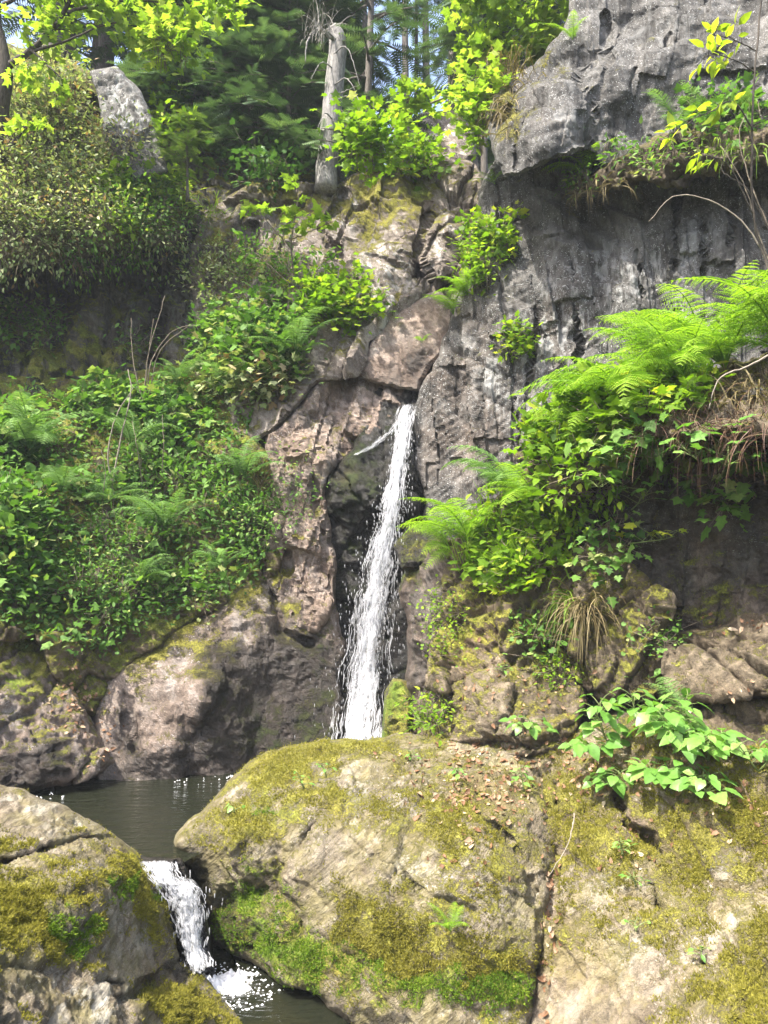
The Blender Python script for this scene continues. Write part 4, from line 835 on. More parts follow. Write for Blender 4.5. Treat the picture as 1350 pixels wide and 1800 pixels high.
falls('waterfall', 'tall narrow white waterfall dropping down the dark channel in the middle',
      [(716,712,14),(710,745,15),(706,790,13),(699,835,12),(690,880,15),(684,915,16),(676,955,21),(668,1000,25),(660,1050,29),(652,1110,34),(643,1180,39),(636,1250,43),(630,1320,45)], .1, M_SHEET, 4200, .01, .045, .0034, spray=2200, latmax=1.2)
falls('side_trickle', 'thin white side trickle sliding left from the top of the waterfall', [(718,716,3),(702,742,7),(682,763,8),(655,785,8),(624,800,3)], .015, M_SHEET, 90, .03, .1, .003, rows=50, cols=10)
falls('small_cascade', 'small white cascade spilling between the two front boulders', [(272,1499,32),(276,1512,32),(288,1540,30),(318,1562,36),(330,1590,34),(338,1630,29),(342,1668,28),(350,1700,30)], .09, M_CAS, 1100, .02, .08, .0034, rows=110, cols=30, spray=120)
def foam(label, cx, cy, rx, ry, z, n, seed):
    """patch of foam and bubbles floating on the water"""
    rs = np.random.default_rng(seed); mb = Leaves(); vs = []; fs = []
    X, Yg = np.meshgrid(np.linspace(-1, 1, 90), np.linspace(-1, 1, 60)); x = X.ravel(); y = Yg.ravel(); p = np.stack([x * rx * 6, y * ry * 6, 0 * x + seed], 1)
    r2 = x ** 2 + y ** 2; nz = fbm(p * 1.3, 5, .65); hgt = (1 - r2 * 1.0) * .9 + nz * .8
    P = np.stack([cx + x * rx, cy + y * ry, z + .07 * np.clip(hgt - .15, -.2, 1.3) * (.6 + .5 * fbm(p * 6, 2))], 1)
    ii = np.arange(len(x)).reshape(X.shape); Q = np.stack([ii[:-1, :-1], ii[:-1, 1:], ii[1:, 1:], ii[1:, :-1]], -1).reshape(-1, 4)
    Q = Q[(hgt[Q] > -.05 + 1.1 * (n < 100)).all(1)]
    for q in range(n):
        a = rs.uniform(0, 6.28); d = rs.uniform(.5, 1.5) ** 1; e = rs.uniform(.002, .008); c = np.array([cx + math.cos(a) * d * rx, cy + math.sin(a) * d * ry, z + e * .2])
        b = len(vs); k = 6
        vs += [tuple(c + np.array([0, 0, e]))] + [tuple(c + np.array([math.cos(i * 1.047) * e * 1.3, math.sin(i * 1.047) * e, 0])) for i in range(k)]
        fs += [(b, b + 1 + i, b + 1 + (i + 1) % k) for i in range(k)]
    V_ = np.concatenate([P, np.array(vs)]); F_ = Q.tolist() + [tuple(i + len(P) for i in f) for f in fs]
    o = mesh_obj('foam', V_, F_, M_DROP, origin=(cx, cy, z)); return tag(o, label, 'foam')
foam('white foam below the small cascade in the lower pool', -1.17, 5.2, .36, .22, -.7, 420, 1)
foam('flecks of foam floating at the far side of the plunge pool', -1.55, 7.45, .3, .1, 0., 22, 2)
foam('little patch of foam at the left corner of the plunge pool', -2.92, 6.95, .14, .07, 0., 10, 3)
# ================================================================== litter and moss
def litter(name, spots, kind='stuff', mat='litter', size=.045, leaf='curl'):
    L = Leaves()
    for px, py, rx, ry, n in spots:
        for k in range(n):
            p, nr = hit(px + rng.normal() * rx, py + rng.normal() * ry); nr = np.array(nr)
            if nr[2] < .15: continue
            L.add(leaf, np.array(p)[None] + nr * .006, unit(np.cross(nr, rng.normal(size=3))), nr + rng.normal(size=3) * .35, size * rng.uniform(.4, 1.2), rng.uniform(0, 1))
    o = L.build(name, mat); return tag(o, kind=kind)
litter('leaf_litter', [(850,1400,60,24,170),(930,1330,60,24,130),(830,1320,60,14,70),(900,1230,60,30,80),(970,1590,8,50,40),(960,1720,10,50,30),(1060,1370,40,20,60),(960,1180,50,14,40),(1230,1230,90,14,60),(1300,1100,60,10,40),(1300,1420,40,40,30),(140,1230,20,50,120),(180,1310,16,24,50),(110,1260,20,40,40),(1110,1500,40,30,30),(860,1480,60,40,30),(790,1360,40,20,40),(1180,1340,90,30,60)])
def moss_fuzz(rock_, n, thr, parent, step=1):
    m = rock_['attr']['moss'] + .5 * fbm(rock_['P'] * 4, 3) + .25 * fbm(rock_['P'] * 14, 2)
    vis = (rock_['px'] > -20) & (rock_['px'] < 1370) & (rock_['py'] < 1820) & (((np.array([0, 0, CAMZ]) - rock_['P']) * rock_['n']).sum(1) > 0)
    pr = np.clip((m - thr + .12) / .5, 0, 1) ** 1.5 * vis; pk = rng.choice(len(m), n, p=pr / pr.sum()); P = rock_['P'][pk] + rv(n, .006); nn = rock_['n'][pk]; g = rock_['attr']['green'][pk]
    for nm, sel, mat in (('moss', g < .4, 'moss'), ('green_moss', g >= .4, 'mossg')):
        if sel.sum() < 30: continue
        L = Leaves(); q = P[sel]; a = nn[sel]; k = len(q)
        c = np.clip(.5 + .3 * fbm(q * 6, 3) + rng.normal(0, .18, k), 0, 1)
        for j in range(3):
            ax = a + UP * .25 + rv(k, .5); L.add('blade', q - a * .004, ax, rv(k), rng.uniform(.008, .022, k), c, .34)
        org = np.array(parent.location); o = L.build(nm, mat, origin=org); o.parent = parent; o.location = (0, 0, 0); o['kind'] = 'stuff'
moss_fuzz(BOULD, 42000, .5, BOULD['o']); moss_fuzz(LEFTB, 30000, .42, LEFTB['o']); moss_fuzz(ROCKS['slope'][0], 30000, .42, ROCKS['slope'][0]['o'])
print('water', round(time.time() - T0, 1))
# ================================================================== vegetation: left slope
SLP = np.array([(-220,760),(60,690),(200,700),(330,670),(430,690),(440,790),(478,860),(480,960),(450,1020),(330,1080),(220,1130),(130,1150),(60,1120),(-220,1080)], float)
drape('ground_cover', None, None, 0, 0, 0, 0, 740, 11, 'ovate', .075, 'mid', .26, .08, .6, kind='stuff', poly=SLP)
drape('ground_cover', None, None, 0, 0, 0, 0, 480, 9, 'round', .06, 'deep', .1, .06, .6, kind='stuff', poly=SLP)
G = 'leafy herbs growing over the left slope'
drape('ground_cover', None, None, 0, 0, 0, 0, 150, 7, 'maple', .1, 'mid', .36, .11, .6, kind='stuff', poly=SLP)
for label, px, py, rx, ry, c, leaf, size, mat in (
  ('big leaved pale green herb at the left edge of the slope', 20,780,60,50,46,'maple',.15,'mid'),
  ('round leaved pale herb spilling down the left edge of the slope', 30,920,50,60,60,'round',.1,'mid'),
  ('round leaved herb above the moss capped boulder', 40,1030,60,50,60,'round',.085,'mid'),
  ('leafy shrub at the top of the slope below the dark wall', 190,720,60,36,46,'maple',.11,'mid'),
  ('spreading green shrub with layered leaves beneath the bare stems', 300,745,70,40,50,'maple',.11,'mid'),
  ('low bramble bush in the middle of the slope', 270,850,70,40,50,'ovate',.1,'mid'),
  ('dark bramble bush right of the slope middle', 390,860,50,50,44,'ovate',.1,'mid'),
  ('leafy herb patch at the right edge of the slope', 430,940,40,40,36,'ovate',.08,'mid'),
  ('dense low herbs above the leaning boulder', 330,1050,80,30,60,'round',.05,'mid'),
  ('dense fine leaved herbs on the lower slope', 180,1050,70,50,70,'ovate',.055,'mid'),
  ('fine herbs in the centre of the slope', 220,940,70,40,60,'ovate',.06,'mid')):
    drape('herb', label, 'herb', px, py, rx, ry, c, 12, leaf, size, mat, .3, .09, .65, group=G)
# shrubs on the crag
for label, px, py, rx, ry, c, per, leaf, size, mat, th in (
  ('large bramble bush with pale leaves hanging over the crag edge', 455,610,95,60,95,22,'maple',.105,'mid',.42),
  ('pale leaved branches along the lower rim of the bramble bush', 450,670,80,40,60,18,'maple',.1,'pale',.35),
  ('rounded bush with bright leaves beside the dark brown slab', 600,545,55,36,48,22,'maple',.095,'bright',.38),
  ('yellow tinged bush with withered leaves on the crag', 385,500,40,60,50,16,'ovate',.075,'pale',.32),
  ('feathery pale bush in the centre of the crag', 470,480,60,45,60,18,'ovate',.06,'mid',.35),
  ('leafy shrub under the dark cave at the left edge', 50,585,65,40,60,16,'ovate',.1,'mid',.3),
  ('lone leafy sprig on the dark wall', 235,610,20,24,12,12,'ovate',.08,'mid',.25),
  ('hanging herbs at the foot of the brown rock face', 510,860,30,60,30,12,'ovate',.05,'mid',.15),
  ('small weeds on the narrow pillar left of the waterfall', 470,930,26,40,26,12,'ovate',.06,'mid',.15)):
    drape('shrub', label, 'shrub', px, py, rx, ry, c, per, leaf, size, mat, th, .13, .45)
# upper left bank: small pale leaves, dead stems
for label, px, py, rx, ry, c, leaf, size, mat in (
  ('sunlit pale bush covering the upper part of the left bank', 70,190,70,60,120,'ovate',.085,'pale'),
  ('pale flowering bush on the middle of the left bank', 130,290,110,60,170,'ovate',.075,'pale'),
  ('greyish bush trailing over the lower lip of the left bank', 90,390,110,50,150,'ovate',.07,'pale'),
  ('pale bush hugging the left frame edge of the bank', -70,300,130,130,190,'ovate',.075,'pale'),
  ('trailing stems with small leaves over the right end of the bank', 240,390,50,50,70,'ovate',.07,'mid')):
    drape('bush', label, 'bush', px, py, rx, ry, c, 26, leaf, size, mat, .55, .17, .4)
drape('shrub', 'bright yellow green shrub on the edge of the left bank', 'shrub', 245, 345, 50, 30, 36, 24, 'maple', .12, 'lime', .4, .14, .5)
drape('shrub', 'lower yellow green sprig near the dark wall top', 'shrub', 210, 400, 34, 18, 14, 16, 'ovate', .12, 'lime', .35, .12, .5)
for label, px, py, rx, ry, c, leaf, size, mat in (('trailing lobed leaves hanging over the top of the dark recess', 1130,790,100,40,34,'maple',.11,'mid'),('scattered lobed leaves clinging to the shaded wall at right', 1270,830,90,70,30,'maple',.11,'mid'),
   ('creeping herbs hanging from the left end of the fern bank', 1030,850,40,70,40,'ovate',.085,'bright'),('creeping herbs joining the fern bank to the lower earth bank', 1060,960,50,60,26,'maple',.085,'mid')):
    drape('trailing_plant', label, 'plant', px, py, rx, ry, c, 6, leaf, size, mat, .22, .1, .1, droop=.6)
for label, px, rx, c, mat in (('pale stems trailing over the lip of the left bank at the frame edge', 30,110,44,'pale'),('green stems trailing from the middle of the left bank lip', 170,70,34,'mid'),('dull stems trailing from the right end of the left bank lip', 280,40,24,'pale')):
    drape('trailing_plant', label, 'plant', px, 440 if px < 250 else 420, rx, 22, c, 14, 'ovate', .07, mat, .4, .13, -.45, droop=.9)
tuft('dry_grass', 'dry grass fringe under the lip of the left bank', 'grass', 110, 445, 170, .4, 'dry', hang=True, rxp=110, ryp=10)
# ferns on the left
for label, px, py, L, n, a0, a1 in (
  ('large pale fern in the middle of the left slope', 320,955,.72,9,0,360),('fern with drooping fronds left of the large pale fern', 262,1000,.5,6,150,400),
  ('small light fern at the lower right of the slope', 408,1030,.4,5,150,400),('fern leaning out from the bramble bush', 540,640,.7,5,150,390),
  ('pale fern at the far left of the slope', 60,820,.8,6,180,400),('fern high on the slope under the crag', 400,720,.6,6,0,360),('fern among herbs at right of the slope', 440,830,.55,6,0,360),('fern in the upper middle of the slope', 220,790,.6,7,0,360),('fern below the bare stems', 190,880,.55,6,0,360),('fern near the lower centre of the slope', 250,1060,.45,6,150,400),
  ('fern near the slope top at left', 330,700,.6,6,0,360),('small fern in the lower left herbs', 120,890,.5,6,0,360)):
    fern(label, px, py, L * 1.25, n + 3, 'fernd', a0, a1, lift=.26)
# bare stems
def stems(label, paths, r=.009, mat='twig', name='bare_stem', cat='stem'):
    mb = MB(); base = None
    for p in paths:
        P = branch_mesh(mb, [pt(*q) for q in p], r, r * .35, 5, 18, .003); base = P[0] if base is None else base
    o = mb.build(name, MB_[mat], origin=base); return tag(o, label, cat)
stems('pale bare stems arching up in front of the dark wall', [[(200,870,8.9),(190,800,8.85),(205,730,8.8),(235,680,8.8)],[(195,860,8.9),(215,760,8.75),(230,690,8.75),(225,650,8.8)]], .012, 'dead')
stems('fan of thin grey stems rising from the top of the slope', [[(258,720,9.6),(265,640,9.5),(300,585,9.5),(345,570,9.5)],[(255,720,9.6),(258,650,9.5),(270,560,9.5)],[(260,720,9.6),(280,620,9.5),(335,570,9.5)],[(250,725,9.6),(262,620,9.4),(290,520,9.5)],[(256,720,9.6),(235,640,9.5),(230,560,9.5)]], .009, 'twig')
stems('thin dry stems among the herbs of the slope middle', [[(285,830,8.9),(288,780,8.7),(285,730,8.8)],[(250,850,8.8),(240,780,8.6),(232,740,8.7)],[(180,880,8.6),(185,830,8.5),(178,790,8.5)]], .006, 'twig')
stems('tall thin stems in front of the crag bushes', [[(505,560,9.5),(508,500,9.5),(500,420,9.6)],[(520,560,9.5),(515,490,9.5),(522,400,9.6)],[(535,560,9.5),(530,500,9.5),(528,440,9.6)]], .007, 'twig')
# saplings on the crag
spray_tree('sapling', 'bright sapling growing on the crag centre', 'sapling', [([pt(515,500,9.7),pt(512,430,9.7),pt(520,370,9.6),pt(530,320,9.6)],.016,.004,1),([pt(515,440,9.7),pt(470,390,9.5),pt(440,355,9.4)],.009,.003,.8),([pt(515,420,9.7),pt(560,400,9.5),pt(585,390,9.4)],.009,.003,.5)], 'maple', .12, 'lime', 'twig', 8, 6, .3)
spray_tree('sapling', 'leafy young sapling below the mossy crag top', 'sapling', [([pt(520,560,9.5),pt(512,500,9.5),pt(505,440,9.5),pt(495,400,9.5)],.014,.004,1),([pt(515,520,9.5),pt(560,470,9.3),pt(575,440,9.3)],.008,.003,.8),([pt(510,500,9.5),pt(455,450,9.3),pt(430,430,9.3)],.008,.003,.8)], 'ovate', .09, 'mid', 'twig', 11, 8, .35)
# ================================================================== right side
G2 = 'tall green ferns on the right earth bank'
for label, px, py, L, n, a0, a1, u in (
  ('biggest bright fern clump at the right end of the earth bank', 1280,650,1.3,18,40,310,.85),
  ('bright fern clump at the right frame edge', 1390,620,1.3,14,40,280,.9),
  ('bright fern left of the biggest clump on the bank', 1190,680,1.15,15,90,300,.75),
  ('fern with long fronds reaching left from the bank', 1110,710,1.0,13,110,290,.7),
  ('lower fern at the left end of the earth bank', 1040,765,.7,9,110,310,.7),
  ('second row fern behind the herbs of the bank', 1230,640,1.3,12,40,250,.95)):
    fern(label, px, py, L, n, 'fern', a0, a1, u, group=G2)
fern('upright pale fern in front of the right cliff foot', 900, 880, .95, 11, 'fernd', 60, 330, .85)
fern('bright fern spreading over the grassy bank top', 835, 960, .85, 10, 'fern', 90, 330, .75)
fern('bright fern hanging left toward the waterfall', 790, 965, .62, 6, 'fern', 120, 260, .6)
fern('slender fern beside the grassy herbs', 950, 880, .8, 8, 'fern', 60, 300, .8)
for label, px, py, rx, ry, c, leaf, size, mat, th in (
  ('mass of bright jagged herbs under the ferns on the bank', 1060,740,60,40,60,'maple',.12,'bright',.35),
  ('bright herbs on the left slope of the earth bank', 985,800,50,40,55,'maple',.1,'bright',.35),
  ('bright leafy herbs along the front of the earth bank', 1150,705,90,30,60,'maple',.1,'bright',.25),
  ('bright herbs between the two grass tufts', 910,940,70,60,90,'ovate',.1,'bright',.35),
  ('leafy herbs hanging below the grassy bank', 900,1010,70,40,50,'maple',.09,'bright',.28),
  ('bright nettles on the earth bank right of the grass', 980,920,40,60,50,'ovate',.11,'bright',.3),
  ('trailing sprigs below the earth bank', 960,1130,40,50,18,'round',.06,'mid',.15),
  ('creeping green herbs on the mossy buttress side', 780,1100,18,70,40,'round',.035,'bright',.08),
  ('small bright weeds at the foot of the buttress', 770,1260,30,24,26,'ovate',.06,'bright',.15),
  ('small round leaved plant hanging on the shaded wall', 1158,1125,18,26,26,'round',.035,'mid',.12),
  ('light green weed on the earth step', 985,1185,18,22,24,'ovate',.05,'bright',.12),
  ('ivy like herbs climbing the left edge of the right cliff', 860,440,36,50,44,'maple',.085,'bright',.28),
  ('sunlit weeds below the left notch of the cliff', 835,490,30,50,36,'ovate',.08,'bright',.25),
  ('small plant clinging halfway up the right cliff', 908,605,16,32,26,'maple',.07,'bright',.16),
  ('herbs on the ledge under the overhang', 1130,285,80,22,26,'ovate',.075,'mid',.22),
  ('leafy herbs at the left tip of the cliff ledge', 1015,325,26,24,20,'ovate',.06,'mid',.2),
  ('shrubs filling the upper right corner ledge', 1270,225,70,30,34,'maple',.09,'mid',.35)):
    drape('herb', label, 'herb', px, py, rx, ry, c, 12, leaf, size, mat, th, .085, .55)
for label, px, py, L, n, a0, a1, m in (
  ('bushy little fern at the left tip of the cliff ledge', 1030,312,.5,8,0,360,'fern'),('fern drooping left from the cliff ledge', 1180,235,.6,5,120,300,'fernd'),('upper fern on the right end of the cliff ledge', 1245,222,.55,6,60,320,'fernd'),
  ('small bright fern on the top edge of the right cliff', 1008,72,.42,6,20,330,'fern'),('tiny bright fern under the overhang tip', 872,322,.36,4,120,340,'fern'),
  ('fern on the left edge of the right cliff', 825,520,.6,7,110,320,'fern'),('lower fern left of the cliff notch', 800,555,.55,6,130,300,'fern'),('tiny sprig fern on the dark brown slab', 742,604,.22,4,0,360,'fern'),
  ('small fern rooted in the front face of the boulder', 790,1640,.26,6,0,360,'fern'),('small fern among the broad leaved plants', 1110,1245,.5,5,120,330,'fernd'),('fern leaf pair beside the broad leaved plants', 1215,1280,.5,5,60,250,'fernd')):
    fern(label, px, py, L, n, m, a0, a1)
# grasses
tuft('grass_tuft', 'tall bright grass tuft on the bank right of the waterfall', 'grass', 895, 985, 150, .5, 'grass', rxp=26, ryp=22)
tuft('grass_tuft', 'second bright grass tuft nearer the waterfall', 'grass', 835, 985, 70, .4, 'grass', rxp=22, ryp=14)
tuft('grass_tuft', 'long green grass hanging beside the dry tuft', 'grass', 995, 1050, 70, .5, 'grass', hang=True, rxp=9, ryp=8)
tuft('dry_grass', 'hanging tuft of dry brown grass below the earth bank', 'grass', 1020, 1070, 130, .5, 'dry', hang=True, rxp=16, ryp=8)
tuft('grass_tuft', 'small grass tuft at the foot of the buttress', 'grass', 740, 1275, 40, .28, 'grass', rxp=8, ryp=5)
tuft('dry_grass', 'dry grass hanging from the ledge middle', 'grass', 1075, 325, 40, .3, 'dry', hang=True, rxp=24, ryp=5)
tuft('dry_grass', 'brown withered fern skirt at the ledge tip', 'grass', 1022, 335, 40, .28, 'dry', hang=True, rxp=12, ryp=5)
tuft('dry_grass', 'straw coloured grass on the top edge of the right cliff', 'grass', 900, 130, 120, .4, 'dry', hang=True, rxp=24, ryp=16)
tuft('dry_grass', 'dry grass hanging over the small cliff notch', 'grass', 885, 195, 80, .4, 'dry', hang=True, rxp=12, ryp=20)
tuft('grass_tuft', 'grass hanging at the right end of the cliff ledge', 'grass', 1270, 260, 90, .35, 'grass', hang=True, rxp=50, ryp=8)
tuft('dry_grass', 'dry grass around the root of the biggest fern', 'grass', 1270, 690, 200, .35, 'dry', hang=True, rxp=50, ryp=14)
tuft('dry_grass', 'pale dry grass on the narrow pillar', 'grass', 455, 850, 60, .3, 'dry', rxp=10, ryp=14)
tuft('grass_tuft', 'thin grass on the crag under the young fir', 'grass', 345, 370, 120, .4, 'grass', hang=True, rxp=30, ryp=10)
for i, (px, n) in enumerate(((1130, 90), (1210, 120), (1300, 120))):
    tuft('hanging_roots', ('left curtain of roots hanging beneath the fern bank', 'middle curtain of roots hanging beneath the fern bank', 'right curtain of dark roots hanging beneath the fern bank')[i], 'roots', px, 758, int(n * 1.7), .42, 'root', hang=True, rxp=44, ryp=22, wid=.0024, part='root_strand')
# stalked palmate leaves in front of the dark recess
for label, px, py, Y, n, H, s, ln in (
  ('long stalked lobed leaves reaching over the dark recess at left', 1075,790,5.95,16,.55,.13,(.1,-.7,-1.7)),('long stalked lobed leaves in the middle of the dark recess', 1180,765,5.7,18,.6,.13,(-.2,-.6,-2.)),
  ('lobed leaves on stalks below the biggest fern', 1270,765,5.5,16,.5,.13,(.2,-.6,-1.9)),('lobed leaves at the right edge of the dark recess', 1340,745,5.3,14,.6,.13,(-.2,-.6,-1.9)),
  ('drooping yellowing lobed leaves low in the dark recess', 1105,960,6.25,10,.35,.13,(.5,-.8,-1.2)),('pale lobed leaves over the left side of the recess', 1040,860,6.2,12,.4,.12,(-.1,-.7,-1.6)),
  ('sprig of lobed leaves above the shaded wall plant', 1110,900,6.3,10,.35,.12,(.3,-.7,-1.2))):
    leafy('stalked_plant', label, 'plant', px, py, n, H, s, 'maple', 'heart' if 'yellow' not in label else 'gold', ln, 1., .26, Y=Y)
# broad heart leaved plants
for label, px, py, n, H, s, sp in (
  ('broad leaved plant at the left of the front group', 1075,1330,51,0.39,0.125,3),('broad leaved plant in the middle of the front group', 1165,1320,60,0.48,0.140,3),('broad leaved plant at the right of the front group', 1250,1340,51,0.39,0.133,3),
  ('broad leaved plant hanging low under the group', 1245,1405,24,0.11,0.125,2),('broad leaved plant standing on the upper rock step', 1195,1240,24,0.37,0.125,2),('dark broad leaved plant on the earth step', 935,1280,21,0.28,0.101,2),
  ('low broad leaved plant over the hollow', 1085,1385,30,0.16,0.125,2),('lush broad leaved plant behind the group', 1050,1255,36,0.34,0.117,2),('broad leaved plant at the right frame edge', 1335,1360,21,0.28,0.094,2),
  ('broad leaved plant low in the middle of the group', 1155,1375,20,.2,.13,2),('broad leaved plant between the hollow and the hanging plant', 1205,1385,18,.16,.125,2),
  ('broad leaved plant filling the middle of the group', 1120,1290,39,0.34,0.117,2)):
    leafy('broad_leaved_plant', label, 'plant', px, py, n, H, s, 'heart', 'heart', (0, -.45, 0), 1.15, .17, sprays=sp)
for label, px, py, n, H, s, k in (
  ('tiny sprout on the crest of the central boulder', 538,1388,8,.14,.05,'ovate'),('small sprout left of the boulder crest', 575,1370,6,.14,.05,'ovate'),('small weed on the upper middle of the central boulder', 722,1340,10,.1,.05,'ovate'),
  ('leafy weed at the top of the central boulder', 805,1375,12,.14,.06,'ovate'),('leafy weed in the gap above the slope', 925,1395,14,.2,.07,'ovate'),('single pale leaf on the mossy boulder side', 415,1430,3,.05,.07,'heart'),
  ('small weed low on the right slope', 1242,1690,6,.1,.05,'ovate'),('green weed in the middle of the right slope', 1095,1510,14,.14,.06,'ovate'),('creeping weed hanging down the right slope', 1120,1560,8,.1,.05,'ovate'),('lower tip of the creeping weed on the right slope', 1120,1640,5,.07,.04,'round'),
  ('weed among leaves on the earth step top', 890,1190,9,.14,.06,'ovate'),('green weed beside the lobed leaves at the right edge', 1345,1340,10,.2,.09,'maple')):
    leafy('small_weed', label, 'weed', px, py, n, H, s, k, 'heart', (0, -.2, 0), 1.1, .07)
# right sapling and twigs
spray_tree('sapling', 'thin sapling with yellow green leaves at the right frame edge', 'sapling', [([pt(1400,660,6.),pt(1350,470,6.2),pt(1325,380,6.2),pt(1322,200,6.1),pt(1335,40,6.1),pt(1340,-60,6.1)],.014,.006,0),
   ([pt(1323,230,6.1),pt(1290,180,6.),pt(1240,200,5.9),pt(1170,240,5.9)],.007,.003,.9),([pt(1330,90,6.1),pt(1290,70,6.),pt(1250,60,5.9)],.006,.003,.5),([pt(1330,130,6.1),pt(1290,105,6.),pt(1250,95,5.9),pt(1220,120,5.9)],.006,.003,.7),
   ([pt(1325,380,6.2),pt(1280,290,6.1),pt(1225,270,6.)],.007,.003,.4),([pt(1360,420,6.2),pt(1310,330,6.2),pt(1270,300,6.2),pt(1280,250,6.2)],.008,.003,0)], 'ovate', .12, 'gold', 'bark', 13, 2.4, .16, start=.35)
stems('pale bare twig arching across the right cliff', [[(1340,440,6.6),(1300,385,6.6),(1240,350,6.6),(1185,345,6.6),(1140,390,6.6)]], .008, 'dead')
stems('bent pale dead stalk in front of the fern root', [[(1360,620,5.2),(1310,645,5.2),(1265,665,5.2),(1245,720,5.2)]], .009, 'dead')
stems('leaning bare twigs at the right frame edge', [[(1380,520,6.3),(1340,430,6.3),(1310,330,6.3),(1270,260,6.3)],[(1370,430,6.4),(1330,350,6.4),(1300,250,6.4),(1310,200,6.4)]], .008, 'twig')
stems('dry twig lying on the right slope', [[(1010,1430,5.3),(1000,1480,5.1),(965,1540,4.95)]], .005, 'dead')
# ================================================================== top of the picture
spray_tree('dead_tree', 'dead grey tree trunk leaning on the mossy crag top', 'tree', [([pt(572, 335, 10.8), pt(575, 290, 10.9), pt(582, 210, 10.9), pt(590, 130, 10.9), pt(594, 75, 10.9), pt(584, 52, 10.9)], .165, .12, 0),
   ([pt(585,70,10.8),pt(560,50,10.7),pt(540,75,10.6),pt(537,110,10.6)],.03,.006,0),([pt(590,70,10.8),pt(572,55,10.6),pt(562,85,10.6)],.02,.004,0)] +
   [([pt(585, y, 10.8), pt(585 + dx * .5, y - 10, 10.6), pt(585 + dx, y + dy, 10.5)], .012, .003, 0) for y, dx, dy in ((230, 40, 20), (180, 60, 30), (150, 55, 50), (120, -40, 20), (210, -30, 25), (170, 45, -20), (95, 50, 60))], 'ovate', .1, 'dry', 'grey')
tuft('dead_twigs', 'grey tangle of drooping dead twigs on the dead trunk', 'twigs', 560, 62, 90, .5, 'greytwig', hang=True, spread=.16, wid=.004)
conifer('small sunlit fir on the dark crag', pt(330, 350, 10.4), 5, 1.25, .55, 'fir', bare=.35, nb=50, tw=9, size=.16, droop=.1, r0=.02)
conifer('straight conifer trunk right of the dead tree', Vector((0.02, 11.9, GZ(0.02, 11.9) - .8)), 8, 14, 1.6, 'conif', bare=.55, nb=60, tw=14, size=.4, r0=.13)
rf = random.Random(5)
protos = [conifer('dark conifer in the forest above the gorge', Vector((-3.4, 16, GZ(-3.4, 16) - .3)), 21, 11, 2., 'conif', 'dark conifers in the forest above the gorge', bare=.22, nb=90, tw=16, size=.5),
          conifer('dark conifer in the forest above the gorge', Vector((3.5, 17, GZ(3.5, 17) - .3)), 22, 13, 1.8, 'conif', 'dark conifers in the forest above the gorge', bare=.4, nb=80, tw=16, size=.5)]
for x, y in [(-6.5,15),(-6.2,13.8),(-7.2,13.6),(-8.6,15.4),(-6.2,16.4),(-9.4,18),(-4.2,14.6),(-5,17.5),(-1.9,17),(-1.3,19),(3.6,18.5),(4.6,16),(-7.5,19),(-3.2,20),(3,22.5),(5.5,20),(-1.6,23),(-5,24),(4.8,25),(-8,25),(-2.8,28),(-1.7,29),(3.2,30),(-6,31),(6.5,29),(-1,35),(-4,37),(5,36)]:
    clone(protos[rf.random() > .45], (x, y, GZ(x, y) - .3), rf.uniform(0, 6.28), rf.uniform(.75, 1.3))
tall = conifer('slim tall trunk rising out of the frame in the forest', Vector((.5, 15.5, GZ(.5, 15.5) - .3)), 31, 15, 1.8, 'conif', 'slim tall trunks in the forest above the gorge', bare=.66, nb=50, tw=14, size=.45, r0=.085)
for x, y in [(1.05,17),(1.35,15.2),(1.8,18),(.8,20),(2.2,16.4),(-1.0,15.4),(-2.1,16.2),(1.25,22),(-.4,17.5)]:
    clone(tall, (x, y, GZ(x, y) - .3), rf.uniform(0, 6.28), rf.uniform(.85, 1.25))
# young evergreens on the far crag
for i, (px, py, Y, h, lab) in enumerate(((300,330,12.2,3.2,'leftmost dark young spruce on the far crag'),(370,300,12.4,3.8,'broad young spruce behind the small fir'),(440,290,12.,3.6,'dense young spruce in the middle of the far crag'),(505,300,11.8,3.4,'young spruce left of the dead trunk'),(400,200,13,4.5,'taller spruce at the back of the far crag'),(545,220,12.6,3.6,'spruce directly behind the dead trunk'),(840,150,14,3,'young spruce behind the pinkish outcrop'))):
    conifer(lab, pt(px, py, Y), 40 + i, h, h * .4, 'conif', bare=.03, nb=85, tw=15, size=.34, droop=.4, r0=.05)
# broadleaf sprays
spray_tree('maple_tree', 'dark trunked maple at the left frame edge with bright leaves', 'tree', [([pt(2,315,10.4),pt(-6,270,9.9),pt(0,200,9.7),pt(8,120,9.6),pt(-12,20,9.6),pt(-20,-160,9.6)],.13,.08,0),
   ([pt(8,120,9.6),pt(55,88,9.5),pt(95,50,9.4),pt(135,-20,9.3)],.05,.022,1),([pt(60,90,9.4),pt(120,70,9.2),pt(200,40,9.1),pt(280,60,9.)],.018,.006,.9),([pt(120,20,9.3),pt(220,0,9.),pt(330,10,8.9),pt(420,20,8.8)],.02,.006,1.8),
   ([pt(-6,270,9.8),pt(20,255,9.5),pt(50,215,9.4)],.045,.012,.3),([pt(-12,20,9.5),pt(60,-20,9.4),pt(160,-40,9.2),pt(250,-20,9.)],.03,.008,2),([pt(55,88,9.4),pt(90,120,9.2),pt(110,140,9.2)],.015,.006,.4)], 'maple', .13, 'lime', 'bark', 14, 11, .55)
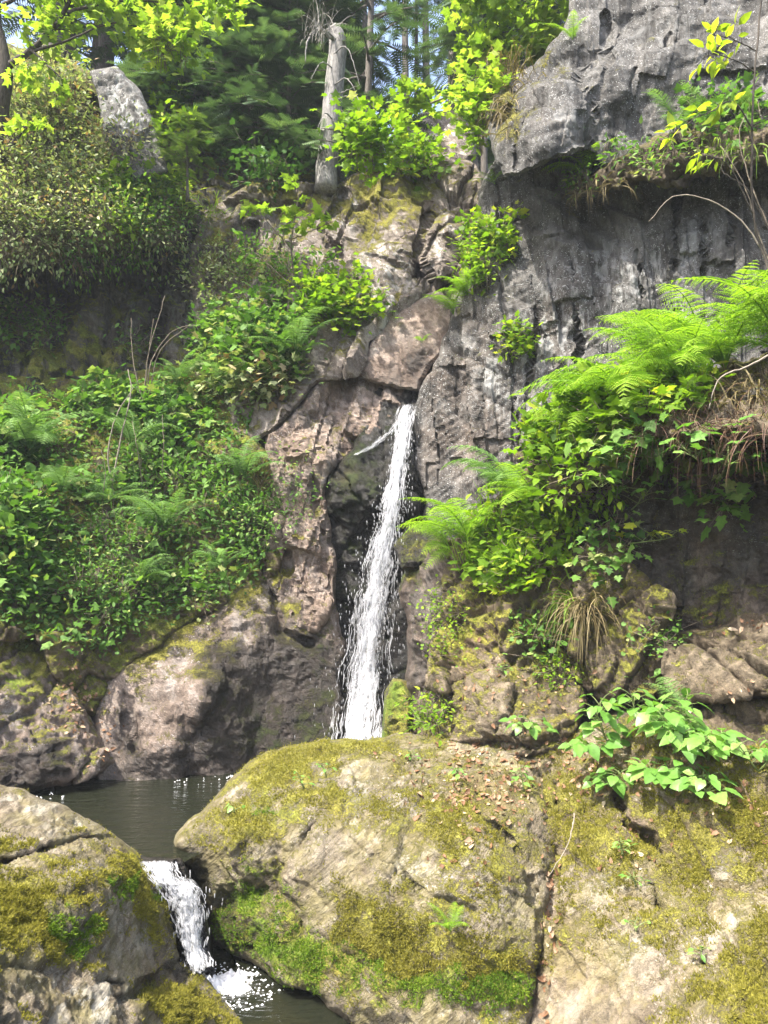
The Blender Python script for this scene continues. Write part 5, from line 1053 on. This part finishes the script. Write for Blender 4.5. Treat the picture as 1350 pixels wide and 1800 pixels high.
spray_tree('maple_tree', 'bright maple branch spreading in front of the pinkish outcrop', 'tree', [([pt(660,270,10.4),pt(700,215,10.2),pt(760,180,10.),pt(820,150,9.8),pt(870,60,9.8)],.02,.006,1.2),([pt(700,215,10.2),pt(715,180,9.9),pt(730,150,9.8)],.01,.004,.6),([pt(780,170,10.),pt(810,180,9.8),pt(835,200,9.7)],.01,.004,.6),([pt(790,160,10.),pt(810,110,9.8),pt(850,90,9.8)],.01,.004,1)], 'maple', .115, 'lime', 'twig', 14, 8, .3)
spray_tree('maple_tree', 'bright maple crown over the top edge of the right cliff', 'tree', [([pt(960,110,9.6),pt(920,40,9.6),pt(900,-60,9.6),pt(900,-200,9.6)],.05,.03,.6),([pt(910,0,9.6),pt(860,-10,9.3),pt(800,10,9.2)],.014,.004,1.2),([pt(925,50,9.6),pt(880,60,9.4),pt(850,90,9.3)],.012,.004,1.3),([pt(900,-40,9.6),pt(950,-10,9.2),pt(985,10,9.1)],.012,.004,1.3),([pt(915,20,9.6),pt(940,40,9.3),pt(960,70,9.3)],.012,.004,1.),([pt(900,-60,9.6),pt(840,-50,9.3),pt(820,-20,9.3)],.012,.004,1.2)], 'maple', .12, 'lime', 'bark', 18, 10, .5)
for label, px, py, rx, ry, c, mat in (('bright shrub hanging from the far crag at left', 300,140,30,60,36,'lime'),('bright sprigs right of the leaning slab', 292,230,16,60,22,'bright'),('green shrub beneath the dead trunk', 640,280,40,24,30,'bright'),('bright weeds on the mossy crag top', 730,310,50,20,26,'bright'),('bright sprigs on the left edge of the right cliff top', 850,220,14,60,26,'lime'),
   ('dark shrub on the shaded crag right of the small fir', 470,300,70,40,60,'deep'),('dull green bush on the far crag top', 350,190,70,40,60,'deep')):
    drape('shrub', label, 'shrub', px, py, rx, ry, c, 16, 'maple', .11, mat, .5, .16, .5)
print('plants', round(time.time() - T0, 1), len(bpy.data.objects))
# ================================================================== air
def haze():
    s = N('hazy_air'); v = s.n('VolumePrincipled', i={'Color': (.86, .93, 1.), 'Density': .0013, 'Anisotropy': 0.})
    s.t.links.new(v.outputs[0], s.out.inputs['Volume'])
    x0, x1, y0, y1, z0, z1 = -42, 42, -12, 86, -4, 38
    vs = [(x, y, z) for z in (z0, z1) for x, y in ((x0, y0), (x1, y0), (x1, y1), (x0, y1))]
    tag(mesh_obj('haze', vs, [(3, 2, 1, 0), (4, 5, 6, 7), (0, 1, 5, 4), (1, 2, 6, 5), (2, 3, 7, 6), (3, 0, 4, 7)], s.m, smooth=False), kind='stuff')
haze()
# ================================================================== light
w = bpy.data.worlds.new('World'); SC.world = w; w.use_nodes = True; nt = w.node_tree
sky = nt.nodes.new('ShaderNodeTexSky'); sky.sky_type = 'NISHITA'; sky.sun_disc = False
SUN_EL, SUN_AZ = R(60), R(-128)      # azimuth measured clockwise from straight ahead (+y)
sky.sun_elevation = SUN_EL; sky.sun_rotation = SUN_AZ; sky.air_density = 1; sky.dust_density = 5.
bg = nt.nodes['Background']; nt.links.new(sky.outputs[0], bg.inputs[0]); bg.inputs[1].default_value = .15
sl = bpy.data.lights.new('sun', 'SUN'); so = bpy.data.objects.new('sun', sl); COL.objects.link(so)
sl.energy = 3.8; sl.angle = R(.6); sl.color = (1, .95, .86)
sd = Vector((math.sin(SUN_AZ) * math.cos(SUN_EL), math.cos(SUN_AZ) * math.cos(SUN_EL), math.sin(SUN_EL)))
so.rotation_euler = sd.to_track_quat('Z', 'Y').to_euler(); so.location = sd * 30
SC.view_settings.view_transform = 'Standard'; SC.view_settings.look = 'None'; SC.view_settings.gamma = 1; SC.view_settings.exposure = 1.92
SC.render.engine = 'CYCLES'; SC.cycles.max_bounces = 6; SC.cycles.diffuse_bounces = 4; SC.cycles.transparent_max_bounces = 12
SC.cycles.use_denoising = True
print('script', round(time.time() - T0, 1))
